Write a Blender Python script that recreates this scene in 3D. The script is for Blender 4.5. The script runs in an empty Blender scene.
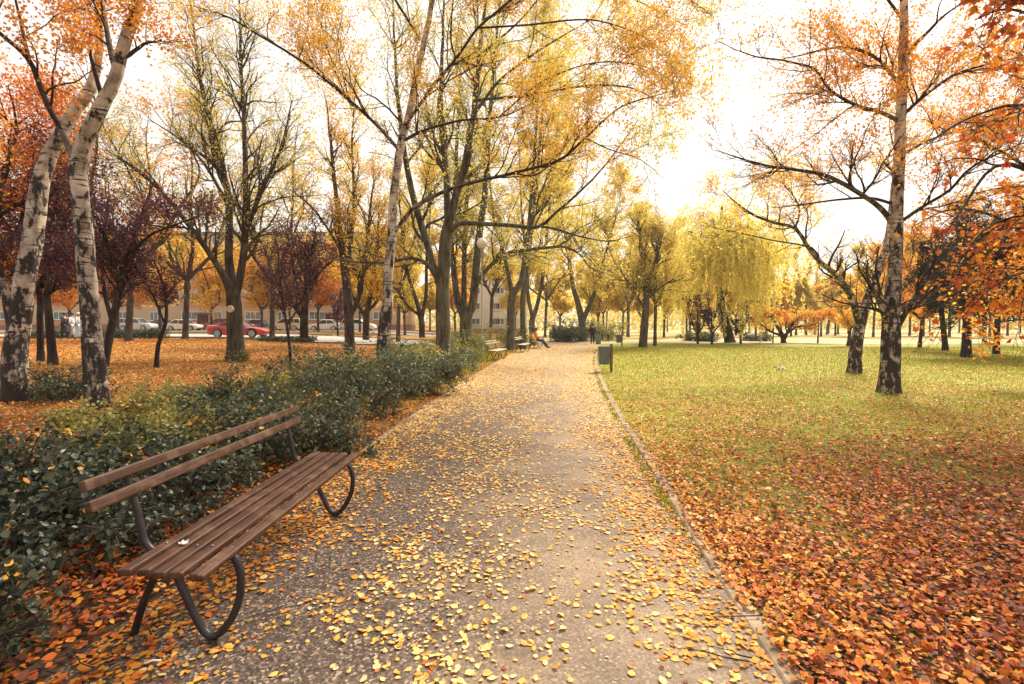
import bpy, bmesh, math, random
import numpy as np
from mathutils import Vector, Matrix

rng = np.random.default_rng(11)
random.seed(11)
PI = math.pi
scene = bpy.context.scene
COL = scene.collection

# ------------------------------------------------------------------ camera
F, W, H = 470.0, 1024.0, 684.0
CAMZ = 1.6
PITCH = math.atan(17.0 / F)          # looking slightly down
cam_d = bpy.data.cameras.new('camera')
cam = bpy.data.objects.new('camera', cam_d)
COL.objects.link(cam)
cam_d.sensor_width = 36.0
cam_d.lens = F / W * 36.0
cam_d.clip_end = 2000
cam_d.clip_start = 0.05
cam.location = (0, 0, CAMZ)
cam.rotation_euler = (PI / 2 - PITCH, 0, 0)
scene.camera = cam
_cp, _sp = math.cos(PITCH), math.sin(PITCH)


def ray(px, py):
    x, u = (px - 512.0) / F, (342.0 - py) / F
    return np.array([x, _cp + u * _sp, -_sp + u * _cp])


def at(px, py, Y):
    d = ray(px, py)
    return np.array([0, 0, CAMZ]) + d * (Y / d[1])


# ------------------------------------------------------------------ terrain and path lines
def sstep(t):
    t = np.clip(t, 0, 1)
    return t * t * (3 - 2 * t)


def gz(x, y):
    x = np.asarray(x, float); y = np.asarray(y, float)
    base = 0.66 * sstep((-x - 3.6) / 20.0) + 0.16 * sstep((-x - 10) / 15) * sstep((y - 30) / 30)
    return base * sstep((y + 6) / 8)


def xr(y):
    y = np.clip(y, -4, 36)
    return 1.05 + .08 * y + .0022 * y * y


def xl(y):
    y = np.clip(y, -4, 38)
    return -2.2 + .045 * y + .0016 * y * y


def gp(px, Y):
    """ground point on pixel column px at distance Y"""
    x = (px - 512.0) / F * Y
    return np.array([x, Y, float(gz(x, Y))])


# ------------------------------------------------------------------ materials
MATS = {}


def new_mat(name):
    m = bpy.data.materials.new(name)
    m.use_nodes = True
    nt = m.node_tree
    nt.nodes.clear()
    out = nt.nodes.new('ShaderNodeOutputMaterial')
    MATS[name] = m
    return m, nt, out


def N(nt, typ, **kw):
    n = nt.nodes.new(typ)
    for k, v in kw.items():
        setattr(n, k, v)
    return n


def ramp(nt, stops, interp='LINEAR'):
    r = nt.nodes.new('ShaderNodeValToRGB')
    r.color_ramp.interpolation = interp
    e = r.color_ramp.elements
    while len(e) > 1:
        e.remove(e[-1])
    e[0].position = stops[0][0]
    e[0].color = (*stops[0][1], 1)
    for p, c in stops[1:]:
        x = e.new(p)
        x.color = (*c, 1)
    return r


def g3(v):
    return (v, v, v)


def noise(nt, vec, scale, detail=4, rough=.55):
    n = N(nt, 'ShaderNodeTexNoise')
    n.inputs['Scale'].default_value = scale
    n.inputs['Detail'].default_value = detail
    n.inputs['Roughness'].default_value = rough
    if vec is not None:
        nt.links.new(vec, n.inputs['Vector'])
    return n


def mapr(nt, val, a, b, c=0., d=1.):
    m = N(nt, 'ShaderNodeMapRange')
    m.inputs['From Min'].default_value = a
    m.inputs['From Max'].default_value = b
    m.inputs['To Min'].default_value = c
    m.inputs['To Max'].default_value = d
    nt.links.new(val, m.inputs['Value'])
    return m.outputs[0]


def math_(nt, op, a, b=None):
    m = N(nt, 'ShaderNodeMath', operation=op)
    for i, v in enumerate((a, b)):
        if v is None:
            continue
        if isinstance(v, (int, float)):
            m.inputs[i].default_value = v
        else:
            nt.links.new(v, m.inputs[i])
    return m.outputs[0]


def mix(nt, fac, a, b, blend='MIX'):
    m = N(nt, 'ShaderNodeMix', data_type='RGBA', blend_type=blend)
    if isinstance(fac, (int, float)):
        m.inputs[0].default_value = fac
    else:
        nt.links.new(fac, m.inputs[0])
    for i, v in ((6, a), (7, b)):
        if isinstance(v, tuple):
            m.inputs[i].default_value = (*v, 1)
        else:
            nt.links.new(v, m.inputs[i])
    return m.outputs[2]


def principled(nt, out, color, rough=.8, bump=None, bump_d=.02, spec=.3, metal=0., coat=0., bump_s=.6):
    p = N(nt, 'ShaderNodeBsdfPrincipled')
    if isinstance(color, tuple):
        p.inputs['Base Color'].default_value = (*color, 1)
    else:
        nt.links.new(color, p.inputs['Base Color'])
    if isinstance(rough, (int, float)):
        p.inputs['Roughness'].default_value = rough
    else:
        nt.links.new(rough, p.inputs['Roughness'])
    p.inputs['Specular IOR Level'].default_value = spec
    p.inputs['Metallic'].default_value = metal
    p.inputs['Coat Weight'].default_value = coat
    if bump is not None:
        b = N(nt, 'ShaderNodeBump')
        b.inputs['Strength'].default_value = bump_s
        b.inputs['Distance'].default_value = bump_d
        nt.links.new(bump, b.inputs['Height'])
        nt.links.new(b.outputs[0], p.inputs['Normal'])
    nt.links.new(p.outputs[0], out.inputs[0])
    return p


def mottled(name, c1, c2, scale=6., rough=.7, bump_d=.004, spec=.3, metal=0., coat=0.):
    """plain surface with slight wear in its colour"""
    m, nt, out = new_mat(name)
    tc = N(nt, 'ShaderNodeTexCoord')
    n = noise(nt, tc.outputs['Object'], scale, 5, .6)
    c = mix(nt, mapr(nt, n.outputs[0], .35, .65), c1, c2)
    principled(nt, out, c, rough, n.outputs[0], bump_d, spec, metal, coat)
    return m


def leaf_mat(name, stops, trans=.58, gloss=.04, clump=.5):
    """thin leaf: diffuse + light passing through; tint changes per leaf and slowly through the crown"""
    m, nt, out = new_mat(name)
    geo = N(nt, 'ShaderNodeNewGeometry')
    n = noise(nt, geo.outputs['Position'], .9, 2)
    f = math_(nt, 'ADD', math_(nt, 'MULTIPLY', geo.outputs['Random Per Island'], 1 - clump),
              math_(nt, 'MULTIPLY', mapr(nt, n.outputs[0], .3, .7), clump))
    k = len(stops)
    r = ramp(nt, [(i / (k - 1), c) for i, c in enumerate(stops)])
    nt.links.new(f, r.inputs[0])
    d = N(nt, 'ShaderNodeBsdfDiffuse')
    t = N(nt, 'ShaderNodeBsdfTranslucent')
    nt.links.new(r.outputs[0], d.inputs[0])
    nt.links.new(r.outputs[0], t.inputs[0])
    mx = N(nt, 'ShaderNodeMixShader')
    mx.inputs[0].default_value = trans
    nt.links.new(d.outputs[0], mx.inputs[1])
    nt.links.new(t.outputs[0], mx.inputs[2])
    g = N(nt, 'ShaderNodeBsdfGlossy')
    g.inputs['Roughness'].default_value = .45
    mx2 = N(nt, 'ShaderNodeMixShader')
    mx2.inputs[0].default_value = gloss
    nt.links.new(mx.outputs[0], mx2.inputs[1])
    nt.links.new(g.outputs[0], mx2.inputs[2])
    nt.links.new(mx2.outputs[0], out.inputs[0])
    return m


L_GOLD = leaf_mat('leaf gold', [(.68, .47, .09), (.82, .53, .08), (.86, .57, .09), (.84, .42, .05), (.74, .54, .12)], clump=.35)
L_ORANGE = leaf_mat('leaf orange', [(.78, .50, .08), (.80, .40, .05), (.76, .29, .03), (.64, .18, .025), (.82, .46, .06)], clump=.35)
L_RED = leaf_mat('leaf red', [(.30, .035, .02), (.52, .09, .02), (.66, .17, .02), (.74, .30, .03), (.44, .06, .02)], clump=.3)
L_PLUM = leaf_mat('leaf plum', [(.065, .018, .038), (.11, .026, .045), (.085, .024, .055), (.22, .09, .04), (.06, .016, .035)], .35)
L_YELLOW = leaf_mat('leaf yellow', [(.60, .50, .09), (.74, .56, .10), (.74, .49, .07), (.58, .52, .12), (.76, .60, .15)], clump=.35)
L_LEMON = leaf_mat('leaf lemon', [(.80, .70, .15), (.88, .77, .20), (.86, .70, .12), (.82, .75, .20), (.90, .80, .28)], clump=.3)
L_LIME = leaf_mat('leaf pale lime', [(.50, .47, .13), (.64, .55, .12), (.74, .54, .09), (.56, .53, .16), (.72, .60, .16)], clump=.35)
L_OLIVE = leaf_mat('leaf olive', [(.42, .38, .09), (.60, .48, .10), (.74, .52, .09), (.52, .46, .12), (.68, .42, .07)])
L_AMBER = leaf_mat('leaf amber', [(.82, .54, .09), (.84, .44, .06), (.80, .33, .04), (.74, .26, .03), (.84, .50, .09)], clump=.3)
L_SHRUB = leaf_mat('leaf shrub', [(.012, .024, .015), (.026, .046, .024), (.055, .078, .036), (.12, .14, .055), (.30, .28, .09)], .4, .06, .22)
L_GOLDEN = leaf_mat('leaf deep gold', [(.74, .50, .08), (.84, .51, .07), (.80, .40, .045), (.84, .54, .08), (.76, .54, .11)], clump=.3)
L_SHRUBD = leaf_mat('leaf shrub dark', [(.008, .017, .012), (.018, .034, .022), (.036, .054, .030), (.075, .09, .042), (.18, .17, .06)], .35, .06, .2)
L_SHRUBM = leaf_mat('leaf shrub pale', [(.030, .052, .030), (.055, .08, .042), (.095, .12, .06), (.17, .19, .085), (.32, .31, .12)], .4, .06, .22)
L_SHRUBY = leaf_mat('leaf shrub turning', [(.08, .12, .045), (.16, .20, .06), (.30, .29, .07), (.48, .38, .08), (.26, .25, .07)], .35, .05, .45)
L_CONIFER = leaf_mat('leaf conifer', [(.012, .018, .020), (.020, .026, .024), (.032, .034, .030), (.05, .04, .03)], .12, .04)


# leaves that have fallen: the tint is chosen leaf by leaf (attribute 'tone')
def fallen_mat():
    m, nt, out = new_mat('fallen leaf')
    a = N(nt, 'ShaderNodeAttribute', attribute_name='tone')
    r = ramp(nt, [(0., (.82, .62, .29)), (.2, (.80, .48, .12)), (.4, (.76, .36, .045)), (.6, (.66, .20, .025)),
                  (.8, (.46, .085, .02)), (1., (.16, .05, .025))])
    nt.links.new(a.outputs['Fac'], r.inputs[0])
    geo = N(nt, 'ShaderNodeNewGeometry')
    n = noise(nt, geo.outputs['Position'], 45, 3)
    c = mix(nt, mapr(nt, n.outputs[0], .55, .75, 0, .55), r.outputs[0], (.22, .09, .03))
    d = N(nt, 'ShaderNodeBsdfPrincipled')
    d.inputs['Roughness'].default_value = .55
    d.inputs['Specular IOR Level'].default_value = .25
    nt.links.new(c, d.inputs['Base Color'])
    t = N(nt, 'ShaderNodeBsdfTranslucent')
    nt.links.new(c, t.inputs[0])
    mx = N(nt, 'ShaderNodeMixShader')
    mx.inputs[0].default_value = .2
    nt.links.new(d.outputs[0], mx.inputs[1])
    nt.links.new(t.outputs[0], mx.inputs[2])
    nt.links.new(mx.outputs[0], out.inputs[0])
    return m


L_FALLEN = fallen_mat()


def bark(name, c_dark, c_light, scale=9., bump_d=.03):
    m, nt, out = new_mat(name)
    tc = N(nt, 'ShaderNodeTexCoord')
    mp = N(nt, 'ShaderNodeMapping')
    mp.inputs['Scale'].default_value = (1, 1, .22)
    nt.links.new(tc.outputs['Object'], mp.inputs[0])
    n = noise(nt, mp.outputs[0], scale, 8, .65)
    n2 = noise(nt, tc.outputs['Object'], 1.3, 3)
    c = mix(nt, mapr(nt, n.outputs[0], .35, .62), c_dark, c_light)
    c = mix(nt, mapr(nt, n2.outputs[0], .5, .7, 0, .5), c, (.16, .17, .09))   # algae on the bark
    principled(nt, out, c, .9, n.outputs[0], bump_d, .15)
    return m


B_GREY = bark('bark grey', (.030, .027, .022), (.15, .135, .105))
B_BROWN = bark('bark brown', (.026, .019, .018), (.115, .085, .07))
B_DARK = bark('bark dark', (.016, .011, .014), (.055, .038, .040), 12)


def birch_bark():
    m, nt, out = new_mat('bark birch')
    tc = N(nt, 'ShaderNodeTexCoord')
    obj = tc.outputs['Object']
    sep = N(nt, 'ShaderNodeSeparateXYZ')
    nt.links.new(obj, sep.inputs[0])

    def mp(sx, sz):
        q = N(nt, 'ShaderNodeMapping')
        q.inputs['Scale'].default_value = (sx, sx, sz)
        nt.links.new(obj, q.inputs[0])
        return q.outputs[0]
    tint = noise(nt, obj, 4, 5)
    white = mix(nt, mapr(nt, tint.outputs[0], .35, .65), (.26, .20, .155), (.66, .56, .46))
    # thin dark bands running round the stem
    bands = noise(nt, mp(2.2, 22), 1.0, 4, .6)
    bandmask = mapr(nt, bands.outputs[0], .565, .62)
    # black scars, larger and denser towards the old bark at the foot
    scars = noise(nt, mp(6.5, 3.2), 1.0, 8, .68)
    hi = mapr(nt, sep.outputs[2], 0.3, 6.5, .435, .565)
    scar = math_(nt, 'MULTIPLY', math_(nt, 'SUBTRACT', scars.outputs[0], hi), 22.)
    scar.node.use_clamp = True
    fiss = noise(nt, mp(15, 3), 1.0, 6, .7)
    foot = mapr(nt, sep.outputs[2], .1, 4.0, .465, .65)
    fs = math_(nt, 'MULTIPLY', math_(nt, 'SUBTRACT', fiss.outputs[0], foot), 10.)
    fs.node.use_clamp = True
    dk = math_(nt, 'MAXIMUM', math_(nt, 'MAXIMUM', scar, bandmask), fs)
    dark = mix(nt, fiss.outputs[0], (.012, .010, .010), (.06, .048, .045))
    c = mix(nt, dk, white, dark)
    rad = N(nt, 'ShaderNodeAttribute', attribute_name='rad')
    thin = mapr(nt, rad.outputs['Fac'], .035, .075, 1., 0.)
    c = mix(nt, thin, c, (.05, .032, .028))
    h = math_(nt, 'ADD', math_(nt, 'MULTIPLY', dk, -.6), fiss.outputs[0])
    principled(nt, out, c, .75, h, .03, .25)
    return m


B_BIRCH = birch_bark()

# ------------------------------------------------------------------ object helpers


def link(o, parent=None):
    COL.objects.link(o)
    if parent is not None:
        o.parent = parent
    return o


def tag(o, label, cat, group=None, kind=None):
    if label:
        o['label'] = label
    if cat:
        o['category'] = cat
    if group:
        o['group'] = group
    if kind:
        o['kind'] = kind
    return o


def thing(name, label, cat, loc=(0, 0, 0), rotz=0., group=None, kind=None):
    o = bpy.data.objects.new(name, None)
    o.empty_display_size = .2
    link(o)
    o.location = tuple(float(v) for v in loc)
    o.rotation_euler = (0, 0, rotz)
    return tag(o, label, cat, group, kind)


def np_mesh(name, V, faces, mat, parent=None, smooth=False, attrs=None, loc=None):
    """faces: (m,k) int array or list of such arrays"""
    me = bpy.data.meshes.new(name)
    V = np.asarray(V, np.float32)
    if not isinstance(faces, list):
        faces = [faces]
    faces = [np.asarray(f, np.int32) for f in faces if len(f)]
    me.vertices.add(len(V))
    me.vertices.foreach_set('co', V.ravel())
    idx = np.concatenate([f.ravel() for f in faces])
    tot = np.concatenate([np.full(len(f), f.shape[1], np.int32) for f in faces])
    st = np.concatenate([[0], np.cumsum(tot)[:-1]]).astype(np.int32)
    me.loops.add(len(idx))
    me.loops.foreach_set('vertex_index', idx)
    me.polygons.add(len(tot))
    me.polygons.foreach_set('loop_start', st)
    me.polygons.foreach_set('loop_total', tot)
    me.polygons.foreach_set('use_smooth', np.full(len(tot), bool(smooth)))
    me.update(calc_edges=True)
    for k, v in (attrs or {}).items():
        a = me.attributes.new(k, 'FLOAT', 'POINT')
        a.data.foreach_set('value', np.asarray(v, np.float32))
    me.materials.append(mat)
    o = bpy.data.objects.new(name, me)
    link(o, parent)
    if loc is not None:
        o.location = tuple(float(v) for v in loc)
    return o


class MB:
    """collects boxes, tubes, lofts and lathes into one mesh"""

    def __init__(s):
        s.v, s.f = [], []

    def add(s, V, Fs):
        o = len(s.v)
        s.v += [tuple(float(c) for c in p) for p in V]
        s.f += [tuple(i + o for i in f) for f in Fs]

    def box(s, c, d, M=None):
        x, y, z = d[0] / 2, d[1] / 2, d[2] / 2
        V = [(a * x, b * y, e * z) for a in (-1, 1) for b in (-1, 1) for e in (-1, 1)]
        if M is not None:
            V = [tuple(M @ Vector(p)) for p in V]
        V = [(p[0] + c[0], p[1] + c[1], p[2] + c[2]) for p in V]
        s.add(V, [(0, 1, 3, 2), (4, 6, 7, 5), (0, 4, 5, 1), (2, 3, 7, 6), (0, 2, 6, 4), (1, 5, 7, 3)])

    def tube(s, pts, r, k=8, caps=True):
        pts = [Vector(p) for p in pts]
        n = len(pts)
        rr = [r] * n if isinstance(r, (int, float)) else list(r)
        rings = []
        ref = None
        for i, p in enumerate(pts):
            t = (pts[min(i + 1, n - 1)] - pts[max(i - 1, 0)]).normalized()
            if ref is None:
                ref = t.orthogonal().normalized()
            a = (ref - t * ref.dot(t)).normalized()
            ref = a
            b = t.cross(a)
            rings.append([p + (a * math.cos(2 * PI * j / k) + b * math.sin(2 * PI * j / k)) * rr[i] for j in range(k)])
        s.loft(rings, caps)

    def loft(s, rings, caps=True, closed=True):
        k = len(rings[0])
        V = [q for r in rings for q in r]
        Fs = []
        for i in range(len(rings) - 1):
            for j in range(k if closed else k - 1):
                a, b = i * k + j, i * k + (j + 1) % k
                Fs.append((a, b, b + k, a + k))
        if caps:
            Fs.append(tuple(reversed(range(k))))
            Fs.append(tuple((len(rings) - 1) * k + j for j in range(k)))
        s.add(V, Fs)

    def lathe(s, prof, k=16, c=(0, 0, 0), axis='z'):
        rings = []
        for r, h in prof:
            ring = []
            for j in range(k):
                a, b = r * math.cos(2 * PI * j / k), r * math.sin(2 * PI * j / k)
                p = (a, b, h) if axis == 'z' else (b, h, a) if axis == 'y' else (h, a, b)
                ring.append((p[0] + c[0], p[1] + c[1], p[2] + c[2]))
            rings.append(ring)
        s.loft(rings)

    def build(s, name, mat, parent=None, bevel=0., smooth=False, loc=None, label=None, segs=2):
        me = bpy.data.meshes.new(name)
        me.from_pydata(s.v, [], s.f)
        bm = bmesh.new()
        bm.from_mesh(me)
        bmesh.ops.recalc_face_normals(bm, faces=bm.faces)
        if bevel:
            ed = [e for e in bm.edges if len(e.link_faces) == 2 and e.calc_face_angle(0) > .6]
            bmesh.ops.bevel(bm, geom=ed, offset=bevel, segments=segs, affect='EDGES', profile=.5, clamp_overlap=True)
        bm.to_mesh(me)
        bm.free()
        if smooth:
            for p in me.polygons:
                p.use_smooth = True
            if bevel or smooth == 'auto':
                try:
                    me.set_sharp_from_angle(angle=.7)
                except Exception:
                    pass
        me.materials.append(mat)
        o = bpy.data.objects.new(name, me)
        link(o, parent)
        if loc is not None:
            o.location = tuple(float(v) for v in loc)
        if label:
            o['label'] = label
        return o


def copy_tree(o, parent=None):
    c = o.copy()
    COL.objects.link(c)
    if parent is not None:
        c.parent = parent
    for ch in list(o.children):
        copy_tree(ch, c)
    return c


# ------------------------------------------------------------------ tubes and leaves in bulk
class Tubes:
    def __init__(s):
        s.V, s.Q, s.T, s.R, s.n = [], [], [], [], 0

    def add(s, P, R, k, rough=0., seed=0):
        """P (m,n,3) centre lines, R (m,n) radii"""
        m, n, _ = P.shape
        T = np.empty_like(P)
        T[:, 1:-1] = P[:, 2:] - P[:, :-2]
        T[:, 0] = P[:, 1] - P[:, 0]
        T[:, -1] = P[:, -1] - P[:, -2]
        T /= np.linalg.norm(T, axis=2, keepdims=True) + 1e-9
        ref = np.where(np.abs(T[:, :1, 2:3]).mean(axis=1, keepdims=True) > .8, np.array([1., 0, 0]), np.array([0, 0, 1.]))
        ref = np.broadcast_to(ref, P.shape)
        A = np.cross(T, ref)
        A /= np.linalg.norm(A, axis=2, keepdims=True) + 1e-9
        B = np.cross(T, A)
        ang = np.arange(k) * 2 * PI / k
        rad = np.repeat(R[:, :, None], k, axis=2)
        if rough:
            L = np.arange(n)[:, None] * .5
            q = np.zeros((n, k))
            g = np.random.default_rng(seed)
            for w in range(7):
                fa = g.integers(1, 6)
                q += np.sin(ang[None] * fa + L * g.uniform(.05, .9) + g.uniform(0, 6)) * g.uniform(.3, 1)
            rad = rad * (1 + rough * q[None] / 2.5)
        X = P[:, :, None] + rad[..., None] * (A[:, :, None] * np.cos(ang)[None, None, :, None] + B[:, :, None] * np.sin(ang)[None, None, :, None])
        i = np.arange(m)[:, None, None] * n * k + np.arange(n - 1)[None, :, None] * k
        j = np.arange(k)[None, None, :]
        j2 = (j + 1) % k
        q = np.stack([i + j, i + j2, i + k + j2, i + k + j], -1).reshape(-1, 4) + s.n
        s.V.append(X.reshape(-1, 3)); s.Q.append(q)
        s.R.append(np.repeat(R.reshape(-1), k))
        s.n += m * n * k

    def build(s, name, mat, parent, origin):
        V = np.concatenate(s.V) - np.asarray(origin)[None]
        return np_mesh(name, V, np.concatenate(s.Q), mat, parent, True, {'rad': np.concatenate(s.R)})


def catmull(pts, step):
    pts = np.asarray(pts, float)
    P = np.vstack([2 * pts[0] - pts[1], pts, 2 * pts[-1] - pts[-2]])
    out = []
    for i in range(1, len(P) - 2):
        p0, p1, p2, p3 = P[i - 1], P[i], P[i + 1], P[i + 2]
        n = max(2, int(np.linalg.norm(p2[:3] - p1[:3]) / step))
        for t in np.arange(n) / n:
            out.append(.5 * ((2 * p1) + (-p0 + p2) * t + (2 * p0 - 5 * p1 + 4 * p2 - p3) * t * t + (-p0 + 3 * p1 - 3 * p2 + p3) * t ** 3))
    out.append(P[-2])
    return np.array(out)


def unit(v):
    return v / (np.linalg.norm(v, axis=-1, keepdims=True) + 1e-9)


LEAF4 = (np.array([(0, 0, 0), (.42, .5, .10), (0, 1, 0), (-.42, .5, .10)]), [np.array([(0, 1, 2, 3)])])
LEAF_SLIM = (np.array([(0, 0, 0), (.16, .5, .03), (0, 1, 0), (-.16, .5, .03)]), [np.array([(0, 1, 2, 3)])])
LEAF6 = (np.array([(0, 0, 0), (.36, .28, .09), (.33, .66, .07), (0, 1.05, .03), (-.33, .66, .07), (-.36, .28, .09)]),
         [np.array([(0, 1, 2, 3), (0, 3, 4, 5)])])
_mp = [(0, -.05)]
for a_, r_ in ((-62, .55), (-46, .36), (-20, .80), (20 - 28, .42)):
    pass
_star = [(.06, 0), (.42, .08), (.30, .26), (.62, .52), (.26, .56), (0, 1.0), (-.26, .56), (-.62, .52), (-.30, .26), (-.42, .08), (-.06, 0)]
LEAF_MAPLE = (np.array([(x, y, .10 * abs(x) + .08 * y * y) for x, y in _star]), [np.array([tuple(range(11))])])


def scatter(P, size, tmpl, up=0., seed=0, normal=None, curl=None, tilt=None, hang=0.):
    """leaf geometry at points P; returns V and list of face arrays"""
    g = np.random.default_rng(seed)
    n = len(P)
    if normal is None:
        nv = g.normal(size=(n, 3)); nv[:, 2] += up
        nv = unit(nv)
    else:
        nv = unit(normal + g.normal(size=(n, 3)) * (tilt if tilt is not None else .25))
    ax = g.normal(size=(n, 3))
    ax[:, 2] -= hang
    ax = unit(ax - nv * (ax * nv).sum(1, keepdims=True))
    bx = np.cross(ax, nv)
    tv, tf = tmpl
    T = np.repeat(tv[None], n, 0)
    if curl is not None:
        T = T.copy()
        T[:, :, 2] *= curl[:, None]
    T = T * (size * np.ones(n))[:, None, None]
    V = P[:, None] + T[:, :, :1] * bx[:, None] + (T[:, :, 1:2] - (.5 * size * np.ones(n))[:, None, None]) * ax[:, None] + T[:, :, 2:] * nv[:, None]
    k = len(tv)
    off = np.arange(n)[:, None, None] * k
    Fs = [(f[None] + off).reshape(-1, f.shape[1]) for f in tf]
    return V.reshape(-1, 3), Fs


def spawn(segs, n, tmin, ang, L, nseg, up, wob, rfac, rmax, g, tip=.3, tmax=1., sag=0., rmin=.005):
    """n children from the segment set; returns paths (n,nseg+1,3), radii, parent t"""
    A, B, ra, t, ln = segs
    w = ln * (t >= tmin) * (t <= tmax)
    if w.sum() == 0:
        w = ln
    i = g.choice(len(A), n, p=w / w.sum())
    u = g.random((n, 1))
    P = A[i] + (B[i] - A[i]) * u
    T = unit(B[i] - A[i])
    R = g.normal(size=(n, 3))
    U = unit(R - T * (R * T).sum(1, keepdims=True))
    a = np.radians(ang) * g.uniform(.7, 1.3, (n, 1))
    D = np.cos(a) * T + np.sin(a) * U
    D[:, 2] += up
    D = unit(D)
    ls = L * g.uniform(.5, 1.2, n) * (1 - .5 * t[i])
    r0 = np.minimum(np.maximum(ra[i] * rfac, rmin), rmax)
    pts = [P]
    for s in range(nseg):
        D = D + g.normal(size=(n, 3)) * wob
        D[:, 2] += (up * .25 - sag * (s + 1) / nseg)
        D = unit(D)
        P = P + D * (ls / nseg)[:, None]
        pts.append(P)
    pts = np.stack(pts, 1)
    f = np.linspace(1, tip, nseg + 1)
    return pts, r0[:, None] * f[None]


def segs_of(P, R):
    m, n, _ = P.shape
    A, B = P[:, :-1].reshape(-1, 3), P[:, 1:].reshape(-1, 3)
    t = np.repeat(((np.arange(n - 1) + .5) / (n - 1))[None], m, 0).ravel()
    return A, B, R[:, :-1].ravel(), t, np.linalg.norm(B - A, axis=1)


def cat_segs(l):
    return tuple(np.concatenate([s[i] for s in l]) for i in range(5))


TREES = 0


def tree(name, label, base, limbs, barkm, leafm, nleaf, lsize, n1, n2, n3=0, l1=2.5, l2=1.2, l3=.5, a1=48, a2=45,
         up1=.25, up2=.1, sag2=0., tmin=.35, group=None, cat='tree', k0=14, k1=6, k2=4, tmpl=LEAF4, jit=.12, step=.25,
         rough=.06, fan=True, leaf_tmin=.0, wob=.16, lup=.3, scar=None, r1max=.07, zmin=None, leaf_levels=(1, 2, 3), sag1=0., leafbias=None, rscale=.80, twigm=None, hang=0.):
    """limbs: list of dicts/tuples (points (n,3), radii (n)). Trunk, branches and crown become the parts."""
    global TREES
    TREES += 1
    seed = 1000 + TREES * 17
    g = np.random.default_rng(seed)
    base = np.asarray(base, float)
    root = thing(name, label, cat, base, 0, group)
    tb = Tubes()
    S = []
    for li, lb in enumerate(limbs):
        pts, rad = lb[0], lb[1]
        t0 = lb[2] if len(lb) > 2 else (tmin if li == 0 else .12)
        Q = catmull(np.column_stack([pts, rad]), step)
        P, R = Q[:, :3], np.maximum(Q[:, 3] * rscale, .004)
        wv = np.cumsum(g.normal(size=P.shape) * .012, 0) * np.linspace(0, 1, len(P))[:, None]
        wv -= wv[-1:] * np.linspace(0, 1, len(P))[:, None]
        P = P + wv * (R.max() / .1) ** .5 * .6
        if li == 0:   # root flare
            hgt = P[:, 2] - base[2]
            
            R = R * (1 + .24 * np.exp(-np.maximum(hgt, 0) / .16))
            P[0, 2] -= .12
        tb.add(P[None], R[None], k0 if R.max() > .06 else k1, rough, seed + li)
        s = list(segs_of(P[None], R[None]))
        tt = s[3]
        s[4] = s[4] * (tt >= t0)
        # thin ends still carry shoots; thick wood carries fewer
        s[4] = s[4] * np.where(s[2] > .14, .45, 1.) * (lb[3] if len(lb) > 3 else 1.)
        S.append(tuple(s))
    trunk = tb.build('trunk', barkm, root, base)
    br = Tubes()
    seg0 = cat_segs(S)
    pts_l = []
    P1, R1 = spawn(seg0, n1, 0, a1, l1, 8, up1, wob, .5, r1max, g, sag=sag1)
    br.add(P1, R1, k1)
    s1 = segs_of(P1, R1)
    pts_l.append((1, P1, .45))
    P2, R2 = spawn(s1, n2, .12, a2, l2, 6, up2, wob, .5, .02, g, sag=sag2)
    br.add(P2, R2, k2)
    pts_l.append((2, P2, .2))
    if n3:
        P3, R3 = spawn(segs_of(P2, R2), n3, .15, 45, l3, 4, up2 * .6, wob, .55, .008, g, sag=sag2 * 1.2, rmin=.0035)
        br.add(P3, R3, 3)
        pts_l.append((3, P3, .0))
    br.build('branches', twigm or barkm, root, base)
    if nleaf:
        A, Wt = [], []
        for lv, P, t0 in pts_l:
            if lv not in leaf_levels:
                continue
            n = P.shape[1]
            k = max(int(t0 * (n - 1)), 0)
            a, b = P[:, k:-1].reshape(-1, 3), P[:, k + 1:].reshape(-1, 3)
            A.append(np.concatenate([a, b], 1))
            Wt.append(np.linalg.norm(b - a, axis=1) * (.5 if lv == 1 else 1.))
        A = np.concatenate(A); Wt = np.concatenate(Wt)
        # leaf density differs from twig group to twig group: gaps and clumps
        c = (A[:, :3] * .8)
        ph = g.uniform(0, 6, 6)
        dens = 1 + .45 * np.sin(c[:, 0] * 1.3 + ph[0]) * np.sin(c[:, 1] * 1.1 + ph[1]) * np.sin(c[:, 2] * 1.5 + ph[2]) + .35 * np.sin(c[:, 0] * 3.1 + c[:, 2] * 2.3 + ph[3])
        Wt = Wt * np.clip(dens, .08, 2.2)
        if leafbias is not None:
            Wt = Wt * leafbias(A[:, :3])
        if zmin is not None:
            Wt = Wt * (A[:, 2] > zmin + base[2])
        i = g.choice(len(A), nleaf, p=Wt / Wt.sum())
        u = g.random((nleaf, 1))
        P = A[i, :3] + (A[i, 3:] - A[i, :3]) * u + g.normal(size=(nleaf, 3)) * jit
        V, Fs = scatter(P, lsize * g.uniform(.6, 1.3, nleaf), tmpl, lup, seed + 3, hang=hang)
        np_mesh('crown', V - base[None], Fs, leafm, root)
    return root


def limb(pix, Y0, Y1=None, wt=None):
    """pixel polyline (px,py,r) at distance Y0..Y1 -> world points, radii"""
    Y1 = Y0 if Y1 is None else Y1
    n = len(pix)
    P = np.array([at(p[0], p[1], Y0 + (Y1 - Y0) * i / max(n - 1, 1)) for i, p in enumerate(pix)])
    r = np.array([p[2] for p in pix], float)
    return (P, r) if wt is None else (P, r, .1, wt)


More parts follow.
